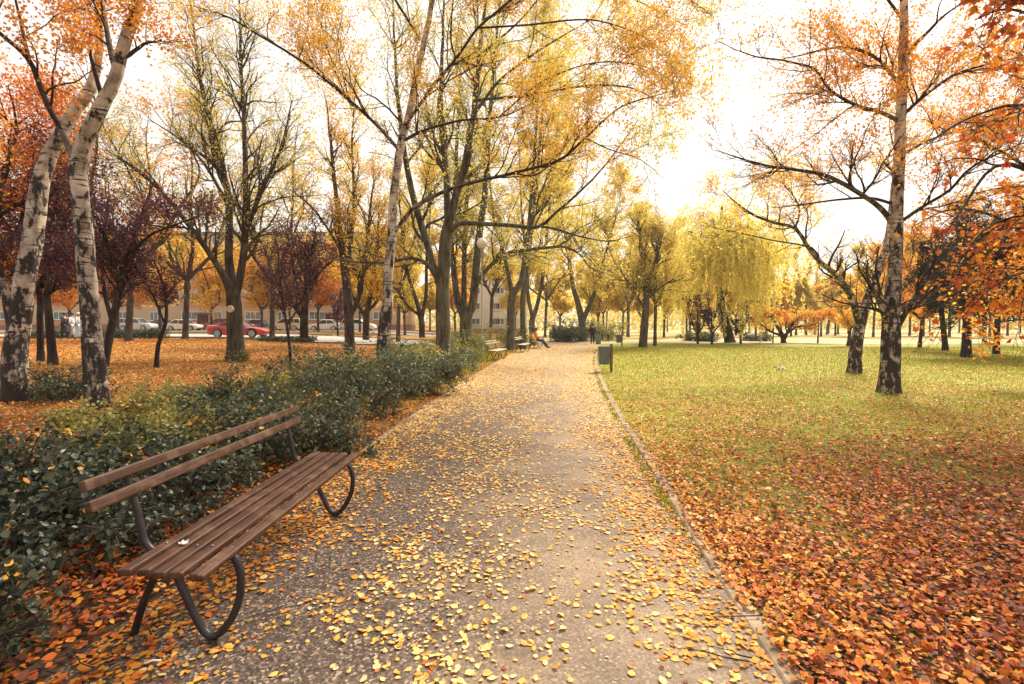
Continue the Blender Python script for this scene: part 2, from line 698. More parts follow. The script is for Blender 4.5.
def stems(base, Hh, r, n=1, lean=.1, spread=.35, fork=.25, g=None, dirs=None, bow=.15):
    """a trunk that forks into n stems: limbs for tree()"""
    base = np.asarray(base, float)
    out = []
    th0 = g.uniform(0, 6.28)
    lx, ly = g.normal(size=2) * lean
    f = base + np.array([lx * Hh * fork, ly * Hh * fork, Hh * fork])
    for i in range(n):
        th = th0 + i * 2 * PI / n + g.uniform(-.4, .4) if dirs is None else dirs[i]
        sp = spread * g.uniform(.6, 1.2) * (1 if n > 1 else .3)
        top = f + np.array([math.cos(th) * sp * Hh, math.sin(th) * sp * Hh, Hh * (1 - fork) * g.uniform(.85, 1.05)])
        k = 5
        pts = [base + (f - base) * t for t in ((0, .35, .7, 1.) if i == 0 else (.8, 1.))]
        rr = [r, r * .9, r * .85, r * .8] if i == 0 else [r * .62, r * .66]
        for j in range(1, k + 1):
            t = j / k
            q = f + (top - f) * np.array([t ** (1 - bow * 2), t ** (1 - bow * 2), t])
            q = q + g.normal(size=3) * .025 * Hh * np.array([1, 1, .3]) * (t < 1)
            pts.append(q)
            rr.append(r * (.78 if n == 1 else .62) * (1 - t) ** .8 + .012)
        out.append((np.array(pts), np.array(rr), .3 if i == 0 else .1))
    return out


# ------------------------------------------------------------------ sky and sun (overcast, bright haze)
SUN_EL, SUN_AZ = 46.0, 38.0      # azimuth measured from +Y (view direction) to +X
w = bpy.data.worlds.new('World')
scene.world = w
w.use_nodes = True
nt = w.node_tree
nt.nodes.clear()
wo = N(nt, 'ShaderNodeOutputWorld')
bg = N(nt, 'ShaderNodeBackground')
sky = N(nt, 'ShaderNodeTexSky', sky_type='NISHITA')
sky.sun_disc = False
sky.sun_elevation = math.radians(SUN_EL)
sky.sun_rotation = math.radians(SUN_AZ)
sky.air_density = 1.0
sky.dust_density = 6.0
sky.ozone_density = .6
hs = N(nt, 'ShaderNodeHueSaturation')
hs.inputs['Saturation'].default_value = .22
nt.links.new(sky.outputs[0], hs.inputs['Color'])
# thin cloud layer over the whole sky
tc = N(nt, 'ShaderNodeTexCoord')
cn = noise(nt, tc.outputs['Generated'], 2.2, 6, .6)
cl = mix(nt, mapr(nt, cn.outputs[0], .3, .7, .70, .95), hs.outputs[0], (9.2, 8.6, 7.9))
nt.links.new(cl, bg.inputs[0])
bg.inputs[1].default_value = .07
nt.links.new(bg.outputs[0], wo.inputs[0])

sd = bpy.data.lights.new('sun', 'SUN')
sd.energy = 4.6
sd.angle = math.radians(22)
sd.color = (1.0, .90, .76)
so = bpy.data.objects.new('sun', sd)
link(so)
az, el = math.radians(SUN_AZ), math.radians(SUN_EL)
sdir = Vector((math.sin(az) * math.cos(el), math.cos(az) * math.cos(el), math.sin(el)))
so.rotation_euler = sdir.to_track_quat('Z', 'Y').to_euler()
so.location = sdir * 60

vs = scene.view_settings
vs.view_transform = 'Standard'
vs.look = 'None'
vs.exposure = 1.05
vs.gamma = 1.0
vs.use_curve_mapping = False
scene.cycles.use_denoising = True
try:
    scene.cycles.denoiser = 'OPENIMAGEDENOISE'
except Exception:
    pass
scene.cycles.max_bounces = 8
scene.cycles.diffuse_bounces = 4
scene.cycles.transmission_bounces = 6
scene.cycles.glossy_bounces = 2
scene.cycles.transparent_max_bounces = 4
scene.cycles.caustics_reflective = False
scene.cycles.caustics_refractive = False
scene.cycles.sample_clamp_indirect = 6

# ------------------------------------------------------------------ ground sheet
# fallen leaf tones redden towards the near corners: corner darkening put into their colour


def axis(lo, hi, fine_lo, fine_hi, fine, grow=1.25):
    a = list(np.arange(fine_lo, fine_hi, fine))
    d = fine
    while a[-1] < hi:
        d *= grow
        a.append(a[-1] + d)
    d = fine
    b = []
    x = fine_lo
    while x > lo:
        d *= grow
        x -= d
        b.append(x)
    return np.array(b[::-1] + a)


gx = axis(-420, 420, -26, 14, .5)
gy = axis(-60, 900, -6, 60, .5)
XX, YY = np.meshgrid(gx, gy)
ZZ = gz(XX, YY) + .012 * np.sin(XX * 1.7 + YY * .6) * np.sin(YY * 1.3) * (np.abs(XX - 1) > 3.5)
ZZ = np.where((XX > xl(YY) - .3) & (XX < xr(YY) + .4), 0, ZZ)
V = np.stack([XX, YY, ZZ], -1).reshape(-1, 3)
ny, nx = XX.shape
i = (np.arange(ny - 1)[:, None] * nx + np.arange(nx - 1)[None]).ravel()
Q = np.stack([i, i + 1, i + nx + 1, i + nx], 1)

m, nt, out = new_mat('ground')
geo = N(nt, 'ShaderNodeNewGeometry')
pos = geo.outputs['Position']
sep = N(nt, 'ShaderNodeSeparateXYZ')
nt.links.new(pos, sep.inputs[0])
X_, Y_ = sep.outputs[0], sep.outputs[1]
n_big = noise(nt, pos, .35, 4)
n_mid = noise(nt, pos, 2.2, 5)
n_fin = noise(nt, pos, 38, 6, .7)
# lawn: yellowing grass
grass = ramp(nt, [(.28, (.09, .11, .015)), (.45, (.19, .21, .025)), (.6, (.32, .31, .035)), (.75, (.42, .38, .06))])
soil = mix(nt, n_fin.outputs[0], (.018, .012, .010), (.075, .045, .03))
gm = math_(nt, 'ADD', math_(nt, 'MULTIPLY', n_fin.outputs[0], .55), math_(nt, 'MULTIPLY', n_mid.outputs[0], .45))
nt.links.new(gm, grass.inputs[0])
# leaf litter: every cell of a Voronoi pattern is one leaf
vo = N(nt, 'ShaderNodeTexVoronoi')
vo.inputs['Scale'].default_value = 17
nt.links.new(pos, vo.inputs['Vector'])
sc = N(nt, 'ShaderNodeSeparateColor')
nt.links.new(vo.outputs['Color'], sc.inputs[0])
litter = ramp(nt, [(0., (.04, .025, .018)), (.25, (.15, .07, .03)), (.5, (.32, .15, .04)), (.75, (.42, .22, .05)), (1., (.50, .32, .09))])
nt.links.new(sc.outputs[0], litter.inputs[0])
litter_c = mix(nt, mapr(nt, n_mid.outputs[0], .4, .65, 0, .45), litter.outputs[0], (.06, .04, .025))
# where the lawn carries leaves: near the kerb and the camera, in patches elsewhere
nearm = mapr(nt, Y_, 4, 15, .42, .06)
lf = math_(nt, 'LESS_THAN', sc.outputs[1], math_(nt, 'ADD', nearm, mapr(nt, n_big.outputs[0], .4, .65, -.10, .16)))
bare = math_(nt, 'MULTIPLY', mapr(nt, Y_, 2.2, 6.5, 1., 0.), mapr(nt, n_mid.outputs[0], .30, .60, .35, 1.))
lawn = mix(nt, bare, mix(nt, lf, grass.outputs[0], litter.outputs[0]), soil)
# far meadow pale, left side leaf litter
side = mapr(nt, math_(nt, 'ADD', X_, math_(nt, 'MULTIPLY', mapr(nt, n_big.outputs[0], .3, .7, -1, 1), .5)), -.6, .2)
left = mix(nt, mapr(nt, n_big.outputs[0], .50, .68, 0, .30), litter_c, grass.outputs[0])
left = mix(nt, mapr(nt, Y_, 4.5, 9.5, .9, 0.), left, soil)
far = mapr(nt, Y_, 42, 50)
c = mix(nt, side, left, lawn)
c = mix(nt, math_(nt, 'MULTIPLY', far, side), c, mix(nt, n_mid.outputs[0], (.40, .32, .14), (.56, .44, .20)))
h = math_(nt, 'ADD', n_fin.outputs[0], math_(nt, 'MULTIPLY', sc.outputs[2], .6))
principled(nt, out, c, .9, h, .02, .15)
np_mesh('ground', V, Q, m, None, True)['kind'] = 'structure'

# ------------------------------------------------------------------ path


def strip(ys, left, right, z, nseg):
    V, Q = [], []
    for y in ys:
        a, b = left(y), right(y)
        for j in range(nseg + 1):
            x = a + (b - a) * j / nseg
            V.append((x, y, z(x, y)))
    k = nseg + 1
    for i in range(len(ys) - 1):
        for j in range(nseg):
            Q.append((i * k + j, i * k + j + 1, (i + 1) * k + j + 1, (i + 1) * k + j))
    return np.array(V), np.array(Q)


m, nt, out = new_mat('path grit')
geo = N(nt, 'ShaderNodeNewGeometry')
pos = geo.outputs['Position']
sep = N(nt, 'ShaderNodeSeparateXYZ')
nt.links.new(pos, sep.inputs[0])
vo = N(nt, 'ShaderNodeTexVoronoi')
vo.inputs['Scale'].default_value = 85
nt.links.new(pos, vo.inputs['Vector'])
sc = N(nt, 'ShaderNodeSeparateColor')
nt.links.new(vo.outputs['Color'], sc.inputs[0])
nb = noise(nt, pos, .9, 5, .6)
nf = noise(nt, pos, 60, 5, .7)
grit = ramp(nt, [(0, (.030, .020, .016)), (.55, (.088, .061, .046)), (.85, (.175, .123, .090)), (1, (.40, .30, .21))])
nt.links.new(sc.outputs[0], grit.inputs[0])
# trodden sandy middle of the path, darker grit towards the bench
cx = math_(nt, 'SUBTRACT', sep.outputs[0], math_(nt, 'MULTIPLY', sep.outputs[1], .10))
nw = math_(nt, 'MULTIPLY', mapr(nt, nb.outputs[0], .3, .7, -1, 1), .55)
cx = math_(nt, 'ADD', cx, nw)
sandm = math_(nt, 'MULTIPLY', mapr(nt, cx, -1.1, .5), mapr(nt, cx, 1.7, .6))
sandm = math_(nt, 'MULTIPLY', sandm, mapr(nt, nb.outputs[0], .3, .55, .35, 1.))
sandm = math_(nt, 'MAXIMUM', sandm, mapr(nt, sep.outputs[1], 6, 16, 0, .8))
sand = mix(nt, mapr(nt, nf.outputs[0], .3, .7), (.18, .125, .078), (.52, .385, .25))
c = mix(nt, math_(nt, 'MULTIPLY', sandm, .85), grit.outputs[0], sand)
dirt = noise(nt, pos, 3.5, 6, .65)
c = mix(nt, mapr(nt, dirt.outputs[0], .52, .72, 0, .6), c, (.07, .05, .04))
principled(nt, out, c, mapr(nt, nb.outputs[0], .3, .7, .55, .9), math_(nt, 'ADD', nf.outputs[0], sc.outputs[1]), .006, .3)
PATHM = m
ys = np.concatenate([np.arange(-5, 12, .25), np.arange(12, 39.6, .5)])
V, Q = strip(ys, xl, xr, lambda x, y: .005, 10)
np_mesh('path', V, Q, PATHM, None, True)['kind'] = 'structure'
V, Q = strip(np.array([39.55, 41, 43, 45]), lambda y: -2.0, lambda y: 75.0, lambda x, y: .006, 60)
np_mesh('path_crossing', V, Q, PATHM, None, True)['kind'] = 'structure'

m, nt, out = new_mat('old concrete')
geo = N(nt, 'ShaderNodeNewGeometry')
n1_ = noise(nt, geo.outputs['Position'], 5, 6, .65)
n2_ = noise(nt, geo.outputs['Position'], 70, 4, .7)
c = mix(nt, mapr(nt, n1_.outputs[0], .35, .65), (.17, .122, .082), (.44, .335, .23))
c = mix(nt, mapr(nt, n2_.outputs[0], .55, .7, 0, .6), c, (.07, .055, .04))
principled(nt, out, c, .9, n2_.outputs[0], .008, .2)
CONC = m


def kerb(name, fx, y0, y1, wd, top, L=1.0, jig=.006):
    mb = MB()
    y = y0
    while y < y1:
        a, b = y + .004, y + L - .004
        j = random.uniform(-jig, jig); jz = random.uniform(-.006, .006)
        rings = []
        for yy in np.linspace(a, b, 4):
            x = float(fx(yy)) + j
            rings.append([(x, yy, -.1), (x, yy, top + jz - .012), (x + .012, yy, top + jz), (x + wd - .012, yy, top + jz), (x + wd, yy, top + jz - .012), (x + wd, yy, -.1)])
        mb.loft(rings)
        y += L
    mb.build(name, CONC)['kind'] = 'structure'


kerb('kerb', xr, -3, 36, .105, .022, jig=.012)
kerb('kerb_left', lambda y: xl(y) - .07, 3.9, 24, .065, .014, L=1.0, jig=.012)

# ------------------------------------------------------------------ street beyond the left lawn
m, nt, out = new_mat('street asphalt')
geo = N(nt, 'ShaderNodeNewGeometry')
n1_ = noise(nt, geo.outputs['Position'], .6, 5)
n2_ = noise(nt, geo.outputs['Position'], 30, 4)
c = mix(nt, n1_.outputs[0], (.30, .27, .24), (.42, .38, .34))
principled(nt, out, c, .8, n2_.outputs[0], .004, .3)
ASPH = m
ysr = np.arange(0, 1.01, .05)


def lane(name, ya, yb, mat, dz, x0=-95, x1=-5.5):
    xs = np.linspace(x0, x1, 90)
    V, Q = [], []
    for x in xs:
        for t in (0, .33, .66, 1):
            y = ya + (yb - ya) * t
            V.append((x, y, float(gz(x, y)) + dz))
    for i in range(len(xs) - 1):
        for j in range(3):
            Q.append((i * 4 + j, (i + 1) * 4 + j, (i + 1) * 4 + j + 1, i * 4 + j + 1))
    o = np_mesh(name, np.array(V), np.array(Q), mat, None, True)
    o['kind'] = 'structure'


lane('road', 33.2, 44.5, ASPH, .03)
lane('parking_lane', 60, 67.5, ASPH, .03)
lane('pavement', 68.2, 73.5, CONC, .12)
mb = MB()
for yk in (33.05, 44.6):
    for x in np.arange(-95, -6, 3.0):
        mb.box((x + 1.5, yk, float(gz(x + 1.5, yk)) + .03), (2.985, .14, .22))
mb.build('road_kerb', CONC)['kind'] = 'structure'

# ------------------------------------------------------------------ fallen leaves


def leaf_object(name, P, size, tone, label, normal_tilt=.16, seed=5, tmpl=None):
    tmpl = tmpl or LEAF6
    g = np.random.default_rng(seed)
    n = len(P)
    nrm = np.tile(np.array([0, 0, 1.]), (n, 1))
    curl = g.normal(size=n) * 1.1 + .4
    V, Fs = scatter(P, size, tmpl, 0, seed, nrm, curl, normal_tilt)
    # keep every leaf on top of what it lies on
    Vz = V.reshape(n, len(tmpl[0]), 3)
    low = Vz[:, :, 2].min(1) - P[:, 2]
    Vz[:, :, 2] += np.clip(-low, 0, 1)[:, None] + .001
    o = np_mesh(name, Vz.reshape(-1, 3), Fs, L_FALLEN, None, False, {'tone': np.repeat(tone, len(tmpl[0]))})
    tag(o, label, None, None, 'stuff')
    return o


def clumpf(x, y):
    return (np.sin(x * 2.1 + 1.3 * np.sin(y * 1.7)) * np.sin(y * 1.9 + 1.1 * np.sin(x * 1.3)) + .6 * np.sin(x * 5.3 + y * 2.7) * np.sin(y * 4.7 - x * 1.9))


def sample_xy(n, x0f, x1f, y0, y1, knee, g):
    """uniform up to the knee distance, thinning beyond it"""
    y = y0 + (y1 - y0) * g.random(n * 3)
    wdt = x1f(y) - x0f(y)
    wmax = wdt.max()
    keep = g.random(n * 3) < np.minimum(1, (knee / np.maximum(y, .1)) ** 1.2) * wdt / wmax
    y = y[keep][:n]
    x = x0f(y) + (x1f(y) - x0f(y)) * g.random(len(y))
    return x, y


g = np.random.default_rng(77)
# path
x, y = sample_xy(125000, xl, xr, 1.2, 39, 12, g)
rel = (x - xl(y)) / (xr(y) - xl(y))
edge = np.clip(1 - rel * 4.5, 0, 1) * 1.1 + np.clip((rel - .80) * 5, 0, 1) * .9
pk = .25 + .10 * np.clip((y - 3) / 2, 0, 1) + .24 * clumpf(x, y) + .16 * clumpf(x * 2.3 + 1, y * 2.1) + edge * .9 - .22 * np.exp(-((rel - .68) / .16) ** 2) + .34 * np.clip((y - 6.5) / 9, 0, 1)
k = g.random(len(x)) < np.clip(pk, .05, 1)
x, y, rel = x[k], y[k], rel[k]
nearl = np.clip(1 - rel * 2.2, 0, 1) * np.clip((7.5 - y) / 4.5, 0, 1)
nearr = np.clip((rel - .72) * 3.6, 0, 1) * np.clip((8.5 - y) / 5, 0, 1)
tone = .14 - .07 * np.clip((y - 5) / 5, 0, 1) + g.normal(size=len(x)) * .15 + nearl * .46 + nearr * .30 + (g.random(len(x)) < .05) * .5  # near side leaves redder: corner shading put into the tone
leaf_object('fallen_leaves', np.column_stack([x, y, np.full(len(x), .008)]), np.minimum(np.exp(g.normal(size=len(x)) * .34 - 3.50), .050) * (1 + np.clip((y - 8) / 24, 0, 1) * .4), np.clip(tone, 0, 1),
            'yellow birch leaves scattered over the grit path', seed=5)
# lawn on the right: a close carpet near the camera, thinning out over the grass
def litter_field(n, x0f, x1f, dist, dens, g):
    """n points whose density per square metre follows dens over the distance"""
    yy = np.linspace(dist[0], dist[-1], 800)
    p = np.interp(yy, dist, dens) * (x1f(yy) - x0f(yy))
    c = np.cumsum(p); c = c / c[-1]
    y = np.interp(g.random(n), c, yy)
    return x0f(y) + (x1f(y) - x0f(y)) * g.random(n), y


x, y = litter_field(150000, lambda y: xr(y) + .02, lambda y: np.minimum(xr(y) + 1.3 + y * 1.2, 30), [1.3, 2.5, 3.6, 5, 7, 10, 15, 24, 33], [1900, 1850, 1500, 760, 300, 125, 62, 38, 30], g)
d = x - xr(y)
pk = .72 + .30 * clumpf(x * .9, y * .9) + .25 * clumpf(x * .35, y * .35) + .35 * np.exp(-d / .35)
pk *= 1 - .62 * np.exp(-((d - .05) / .06) ** 2)
k = g.random(len(x)) < np.clip(pk, .05, 1)
x, y, d = x[k], y[k], d[k]
red = np.clip(d * .35, 0, 1) * np.clip((10 - y) / 5, 0, 1)
tone = .34 + g.normal(size=len(x)) * .22 + red * .48 + .20 * np.clip((6 - y) / 4, 0, 1) + (g.random(len(x)) < .24) * .42  # redder and darker near right, corner shade carried by leaf colour
zt = np.where(d < .11, .028, gz(x, y) + .010 + g.random(len(x)) * .035)
leaf_object('fallen_leaves', np.column_stack([x, y, zt]), np.minimum(np.exp(g.normal(size=len(x)) * .30 - 3.52), .050) * (1 + np.clip((y - 8) / 20, 0, 1) * .3), np.clip(tone, 0, 1),
            'orange and red leaves covering the lawn beyond the right kerb', .34, 6)
k = (g.random(len(x)) < .022) & (d > .12)
leaf_object('fallen_leaves', np.column_stack([x[k], y[k], zt[k] + .012]), g.uniform(.032, .056, k.sum()), np.clip(.62 + .22 * g.normal(size=k.sum()), 0, 1),
            'larger lobed maple leaves lying on top of the lawn litter', .3, 61, LEAF_MAPLE)
# bed and lawn on the left
x, y = litter_field(200000, lambda y: np.maximum(xl(y) - 2 - y * 1.25, -30), lambda y: xl(y) - .01, [1.2, 4, 6, 9, 15, 24, 32], [2500, 2100, 1000, 480, 300, 170, 110], g)
d = xl(y) - x
pk = .74 + .25 * clumpf(x * .6, y * .6)
k = g.random(len(x)) < np.clip(pk, .05, 1)
x, y, d = x[k], y[k], d[k]
red = np.clip((9 - y) / 5, 0, 1)
tone = .46 + g.normal(size=len(x)) * .18 + red * .24 + (g.random(len(x)) < .30) * .35  # near left leaves deeper red, corner darkening set in their tone
leaf_object('fallen_leaves', np.column_stack([x, y, gz(x, y) + .012 + g.random(len(x)) * .03]), np.minimum(np.exp(g.normal(size=len(x)) * .30 - 3.40), .054) * (1 + np.clip((y - 8) / 20, 0, 1) * .7), np.clip(tone, 0, 1),
            'rusty leaves lying under the shrubs and trees on the left', .36, 7)

k = (g.random(len(x)) < .03) & (y < 12)
leaf_object('fallen_leaves', np.column_stack([x[k], y[k], gz(x[k], y[k]) + .03]), g.uniform(.034, .060, k.sum()), np.clip(.66 + .2 * g.normal(size=k.sum()), 0, 1),
            'larger lobed red leaves lying in the bed round the bench', .3, 62, LEAF_MAPLE)
# twigs shed by the trees
tw = Tubes()
ty = g.uniform(1.5, 12, 420)
tx = np.where(g.random(420) < .5, xr(ty) + g.uniform(-.5, 5, 420), xl(ty) + g.uniform(-3, .9, 420))
th = g.uniform(0, 2 * PI, 420)
ln = g.uniform(.05, .28, 420)
P = np.stack([np.column_stack([tx + np.cos(th) * ln * q + .02 * np.sin(q * 9 + th), ty + np.sin(th) * ln * q, gz(tx, ty) + .035 + 0 * tx]) for q in (0, .3, .65, 1)], 1)
tw.add(P, np.repeat(np.array([[.004, .0035, .003, .0015]]), 420, 0), 5)
tag(tw.build('fallen_twigs', B_DARK, None, (0, 0, 0)), 'thin dark twigs shed among the leaves near the path', None, None, 'stuff')

# ------------------------------------------------------------------ grass
m, nt, out = new_mat('grass blade')
geo = N(nt, 'ShaderNodeNewGeometry')
n_ = noise(nt, geo.outputs['Position'], .5, 3)
f_ = math_(nt, 'ADD', math_(nt, 'MULTIPLY', geo.outputs['Random Per Island'], .6), math_(nt, 'MULTIPLY', n_.outputs[0], .4))
r_ = ramp(nt, [(0, (.10, .14, .018)), (.35, (.20, .25, .025)), (.6, (.33, .35, .035)), (1, (.50, .45, .08))])
nt.links.new(f_, r_.inputs[0])
d_ = N(nt, 'ShaderNodeBsdfDiffuse'); t_ = N(nt, 'ShaderNodeBsdfTranslucent')
nt.links.new(r_.outputs[0], d_.inputs[0]); nt.links.new(r_.outputs[0], t_.inputs[0])
mx_ = N(nt, 'ShaderNodeMixShader'); mx_.inputs[0].default_value = .35
nt.links.new(d_.outputs[0], mx_.inputs[1]); nt.links.new(t_.outputs[0], mx_.inputs[2])
nt.links.new(mx_.outputs[0], out.inputs[0])
GRASS = m


def grass(name, x, y, hgt, wid, label, seed):
    g = np.random.default_rng(seed)
    n = len(x)
    th = g.uniform(0, 2 * PI, n)
    ph = g.uniform(0, 2 * PI, n)
    ln = hgt * g.uniform(.2, .8, n)
    b = np.column_stack([x, y, gz(x, y) - .005])
    wx = np.column_stack([np.cos(th), np.sin(th), np.zeros(n)]) * wid[:, None]
    ben = np.column_stack([np.cos(ph) * ln, np.sin(ph) * ln, hgt])
    midp = b + ben * np.array([.35, .35, .6])
    V = np.stack([b - wx, b + wx, midp + wx * .7, midp - wx * .7, b + ben], 1)
    o = np.arange(n)[:, None] * 5
    o2 = np_mesh(name, V.reshape(-1, 3), [o + np.array([[0, 1, 2, 3]]), o + np.array([[3, 2, 4]])], GRASS)
    tag(o2, label, None, None, 'stuff')


x, y = sample_xy(260000, lambda y: xr(y) + .12, lambda y: xr(y) + 2 + y * 1.25, 1.3, 34, 5, g)
k = g.random(len(x)) < np.clip(.16 + .25 * clumpf(x * .8, y * .8) + np.clip((y - 2.8) / 4, 0, .9), .02, 1)
x, y = x[k], y[k]
hh = g.uniform(.03, .065, len(x)) * (1 + np.clip((y - 6) / 30, 0, .6))
grass('grass', x, y, hh, .0022 + .0011 * y * .35, 'short yellowing grass of the open lawn', 31)
# rough grass along the kerb, on the left verge and between shrubs
x1, y1 = sample_xy(3500, lambda y: xr(y) - .10, lambda y: xr(y) - .005, 2.5, 30, 8, g)
x2, y2 = sample_xy(26000, lambda y: xl(y) - 5.5, lambda y: xl(y) - .09, 9, 30, 22, g)
x = np.concatenate([x1, x2]); y = np.concatenate([y1, y2])
k = g.random(len(x)) < np.clip(.35 + .5 * clumpf(x * .8, y * .8), .02, 1)
x, y = x[k], y[k]
grass('grass', x, y, g.uniform(.04, .14, len(x)) * np.where(x > 0, .5, 1.4), .003 + .0007 * y, 'rough grass along both path edges', 32)


# ------------------------------------------------------------------ pale autumn air
m, nt, out = new_mat('autumn haze')
pv = N(nt, 'ShaderNodeVolumePrincipled')
pv.inputs['Color'].default_value = (1.0, .94, .80, 1)
pv.inputs['Density'].default_value = .0005
pv.inputs['Anisotropy'].default_value = .3
nt.links.new(pv.outputs[0], out.inputs['Volume'])
mb = MB()
mb.box((0, 420, 12.5), (960, 1100, 29))
hz = mb.build('haze', m)
tag(hz, 'thin pale haze over the whole park', None, None, 'stuff')
scene.cycles.volume_bounces = 0
# ------------------------------------------------------------------ big trees traced from the photograph
CORE = dict(n1=70, n2=420, n3=1500)

# birch nearest on the left
b = gp(96, 8.3)
lim = [
    (np.vstack([b, limb([(93, 330, 0), (87, 250, 0), (82, 195, 0), (80, 165, 0), (92, 130, 0), (106, 105, 0), (117, 78, 0), (127, 40, 0), (137, 5, 0), (150, -60, 0), (158, -150, 0), (170, -260, 0)], 8.3, 8.0)[0]]),
     np.array([.25, .215, .195, .185, .195, .165, .155, .135, .125, .115, .10, .07, .02]), .5),
    limb([(77, 168, .10), (62, 130, .075), (47, 103, .06), (29, 60, .05), (0, 33, .04), (-40, 0, .02)], 8.25, 7.2),
    limb([(29, 60, .045), (21, 25, .032), (15, -5, .024), (10, -50, .01)], 7.8, 7.9),
    limb([(116, 72, .075), (108, 40, .06), (102, 8, .05), (92, -50, .035), (85, -120, .012)], 8.1, 8.8),
    limb([(103, 100, .06), (97, 78, .05), (91, 55, .035), (91, 50, .012)], 8.15, 7.9),
    limb([(142, -20, .06), (190, -70, .045), (250, -110, .02)], 8.0, 6.5),
]
tree('birch_tree', 'gnarled birch whose white trunk bends right, nearer of the two at the left edge', b, lim, B_BIRCH, L_ORANGE, 15000, .055,
     26, 170, 700, l1=2.0, l2=1.0, l3=.5, tmin=.45, group='birches', rough=.14, rscale=.64, k0=20, step=.10,
     leafbias=lambda P: np.where(P[:, 2] > 4.6, 1., .02))

# birch behind it, leaning in from the far left
b = gp(10, 8.9)
lim = [
    (np.vstack([b, limb([(17, 340, 0), (27, 270, 0), (35, 215, 0), (46, 160, 0), (60, 132, 0), (76, 106, 0), (88, 88, 0), (97, 60, 0), (100, 20, 0), (98, -40, 0), (92, -140, 0)], 8.95, 9.9)[0]]),
     np.array([.31, .27, .235, .21, .185, .165, .155, .135, .10, .085, .06, .02]), .55),
    limb([(16, 345, .13), (5, 292, .11), (-12, 258, .10), (-50, 190, .08), (-70, 60, .05), (-80, -60, .02)], 8.95, 8.6),
    limb([(-12, 258, .07), (-60, 240, .05), (-130, 190, .02)], 8.7, 7.4),
]
tree('birch_tree', 'thick birch leaning right at the far left edge, its foot split black and white', b, lim, B_BIRCH, L_ORANGE, 9000, .055,
     22, 130, 520, l1=2.0, l2=1.0, l3=.5, tmin=.55, group='birches', rough=.13, rscale=.66, k0=20, step=.10,
     leafbias=lambda P: np.where(P[:, 2] > 4.8, 1., .02))

# birch in the middle of the shrubs
b = gp(383, 12.0)
lim = [
    (np.vstack([b, limb([(383, 345, 0), (387, 300, 0), (388, 270, 0), (391, 240, 0), (393, 200, 0), (396, 170, 0), (400, 140, 0), (408, 110, 0), (414, 75, 0), (424, 25, 0), (432, -20, 0), (440, -90, 0), (446, -180, 0)], 12, 12)[0]]),
     np.array([.27, .25, .215, .185, .175, .165, .155, .145, .125, .115, .10, .085, .05, .015]), .5, .35),
    limb([(396, 230, .085), (414, 208, .08), (440, 193, .07), (470, 183, .06), (513, 173, .055), (558, 160, .045), (585, 138, .04), (622, 106, .03), (668, 92, .012)], 12, 10.6),
    limb([(513, 173, .03), (535, 175, .025), (560, 158, .018), (590, 150, .008)], 11.3, 10.4),
    limb([(405, 140, .06), (425, 130, .05), (462, 120, .04), (500, 116, .03), (540, 100, .012)], 12, 11.0),
    limb([(404, 128, .065), (430, 90, .058), (456, 58, .052), (478, 28, .045), (507, 4, .035), (545, -30, .015)], 12, 11.2),
    limb([(456, 58, .04), (451, 40, .035), (453, 0, .025), (460, -50, .01)], 11.6, 12),
    limb([(399, 150, .075), (376, 124, .062), (346, 97, .055), (308, 65, .046), (272, 42, .04), (230, 18, .03), (190, 5, .012)], 12, 11),
    limb([(346, 97, .035), (331, 60, .028), (320, 20, .018), (312, -20, .008)], 11.6, 12.6),
    limb([(420, 40, .05), (395, 0, .04), (360, -50, .02)], 12, 11.4),
    (np.array([[-1.7, 12, 11.2], [.2, 11.2, 12.4], [2.2, 10.2, 13.0], [4.2, 9.2, 13.0], [6, 8.6, 12.5]]), np.array([.08, .07, .055, .035, .012]), .1, 1.5),  # unseen upper limbs from here, added to shade the near path
    (np.array([[-1.8, 12, 10.6], [-.4, 10.4, 11.4], [1.0, 8.6, 11.6], [2.4, 7.0, 11.3]]), np.array([.075, .06, .04, .012]), .1, 1.5),
    (np.array([[-1.7, 12, 12.0], [1.0, 11.8, 13.4], [3.4, 11.0, 14.0], [5.6, 10.4, 13.8]]), np.array([.07, .06, .04, .012]), .1, 1.3),
    (np.array([[-1.9, 12, 10.2], [-2.6, 10.0, 11.0], [-2.2, 8.0, 11.2], [-1.6, 6.4, 10.8]]), np.array([.07, .06, .04, .012]), .1, 1.3),
    limb([(430, 0, .06), (490, -40, .05), (570, -45, .04), (650, -25, .03), (705, 10, .012)], 12, 10.4, 1.4),
    limb([(478, 28, .035), (530, 25, .03), (590, 20, .025), (640, 35, .018), (672, 60, .008)], 11.7, 10.8, 1.2),
    limb([(585, 138, .025), (610, 150, .02), (640, 160, .015), (665, 180, .006)], 11, 10.6),
    limb([(500, 116, .03), (545, 80, .028), (600, 62, .022), (655, 70, .014), (690, 100, .006)], 11.4, 10.8, 1.2),
]
tree('birch_tree', 'slender birch rising from the shrubs, one long limb reaching right over the path', b, lim, B_BIRCH, L_GOLDEN, 66000, .055,
     210, 1400, 5600, l1=2.1, l2=1.25, l3=.6, tmin=.4, group='birches', rough=.09, k0=16, step=.12,
     leafbias=lambda P: np.clip((P[:, 2] - 3.9) / 1.6, .03, 1) * np.where(P[:, 0] > 0, 1.15, 1.), rscale=.66, jit=.08)

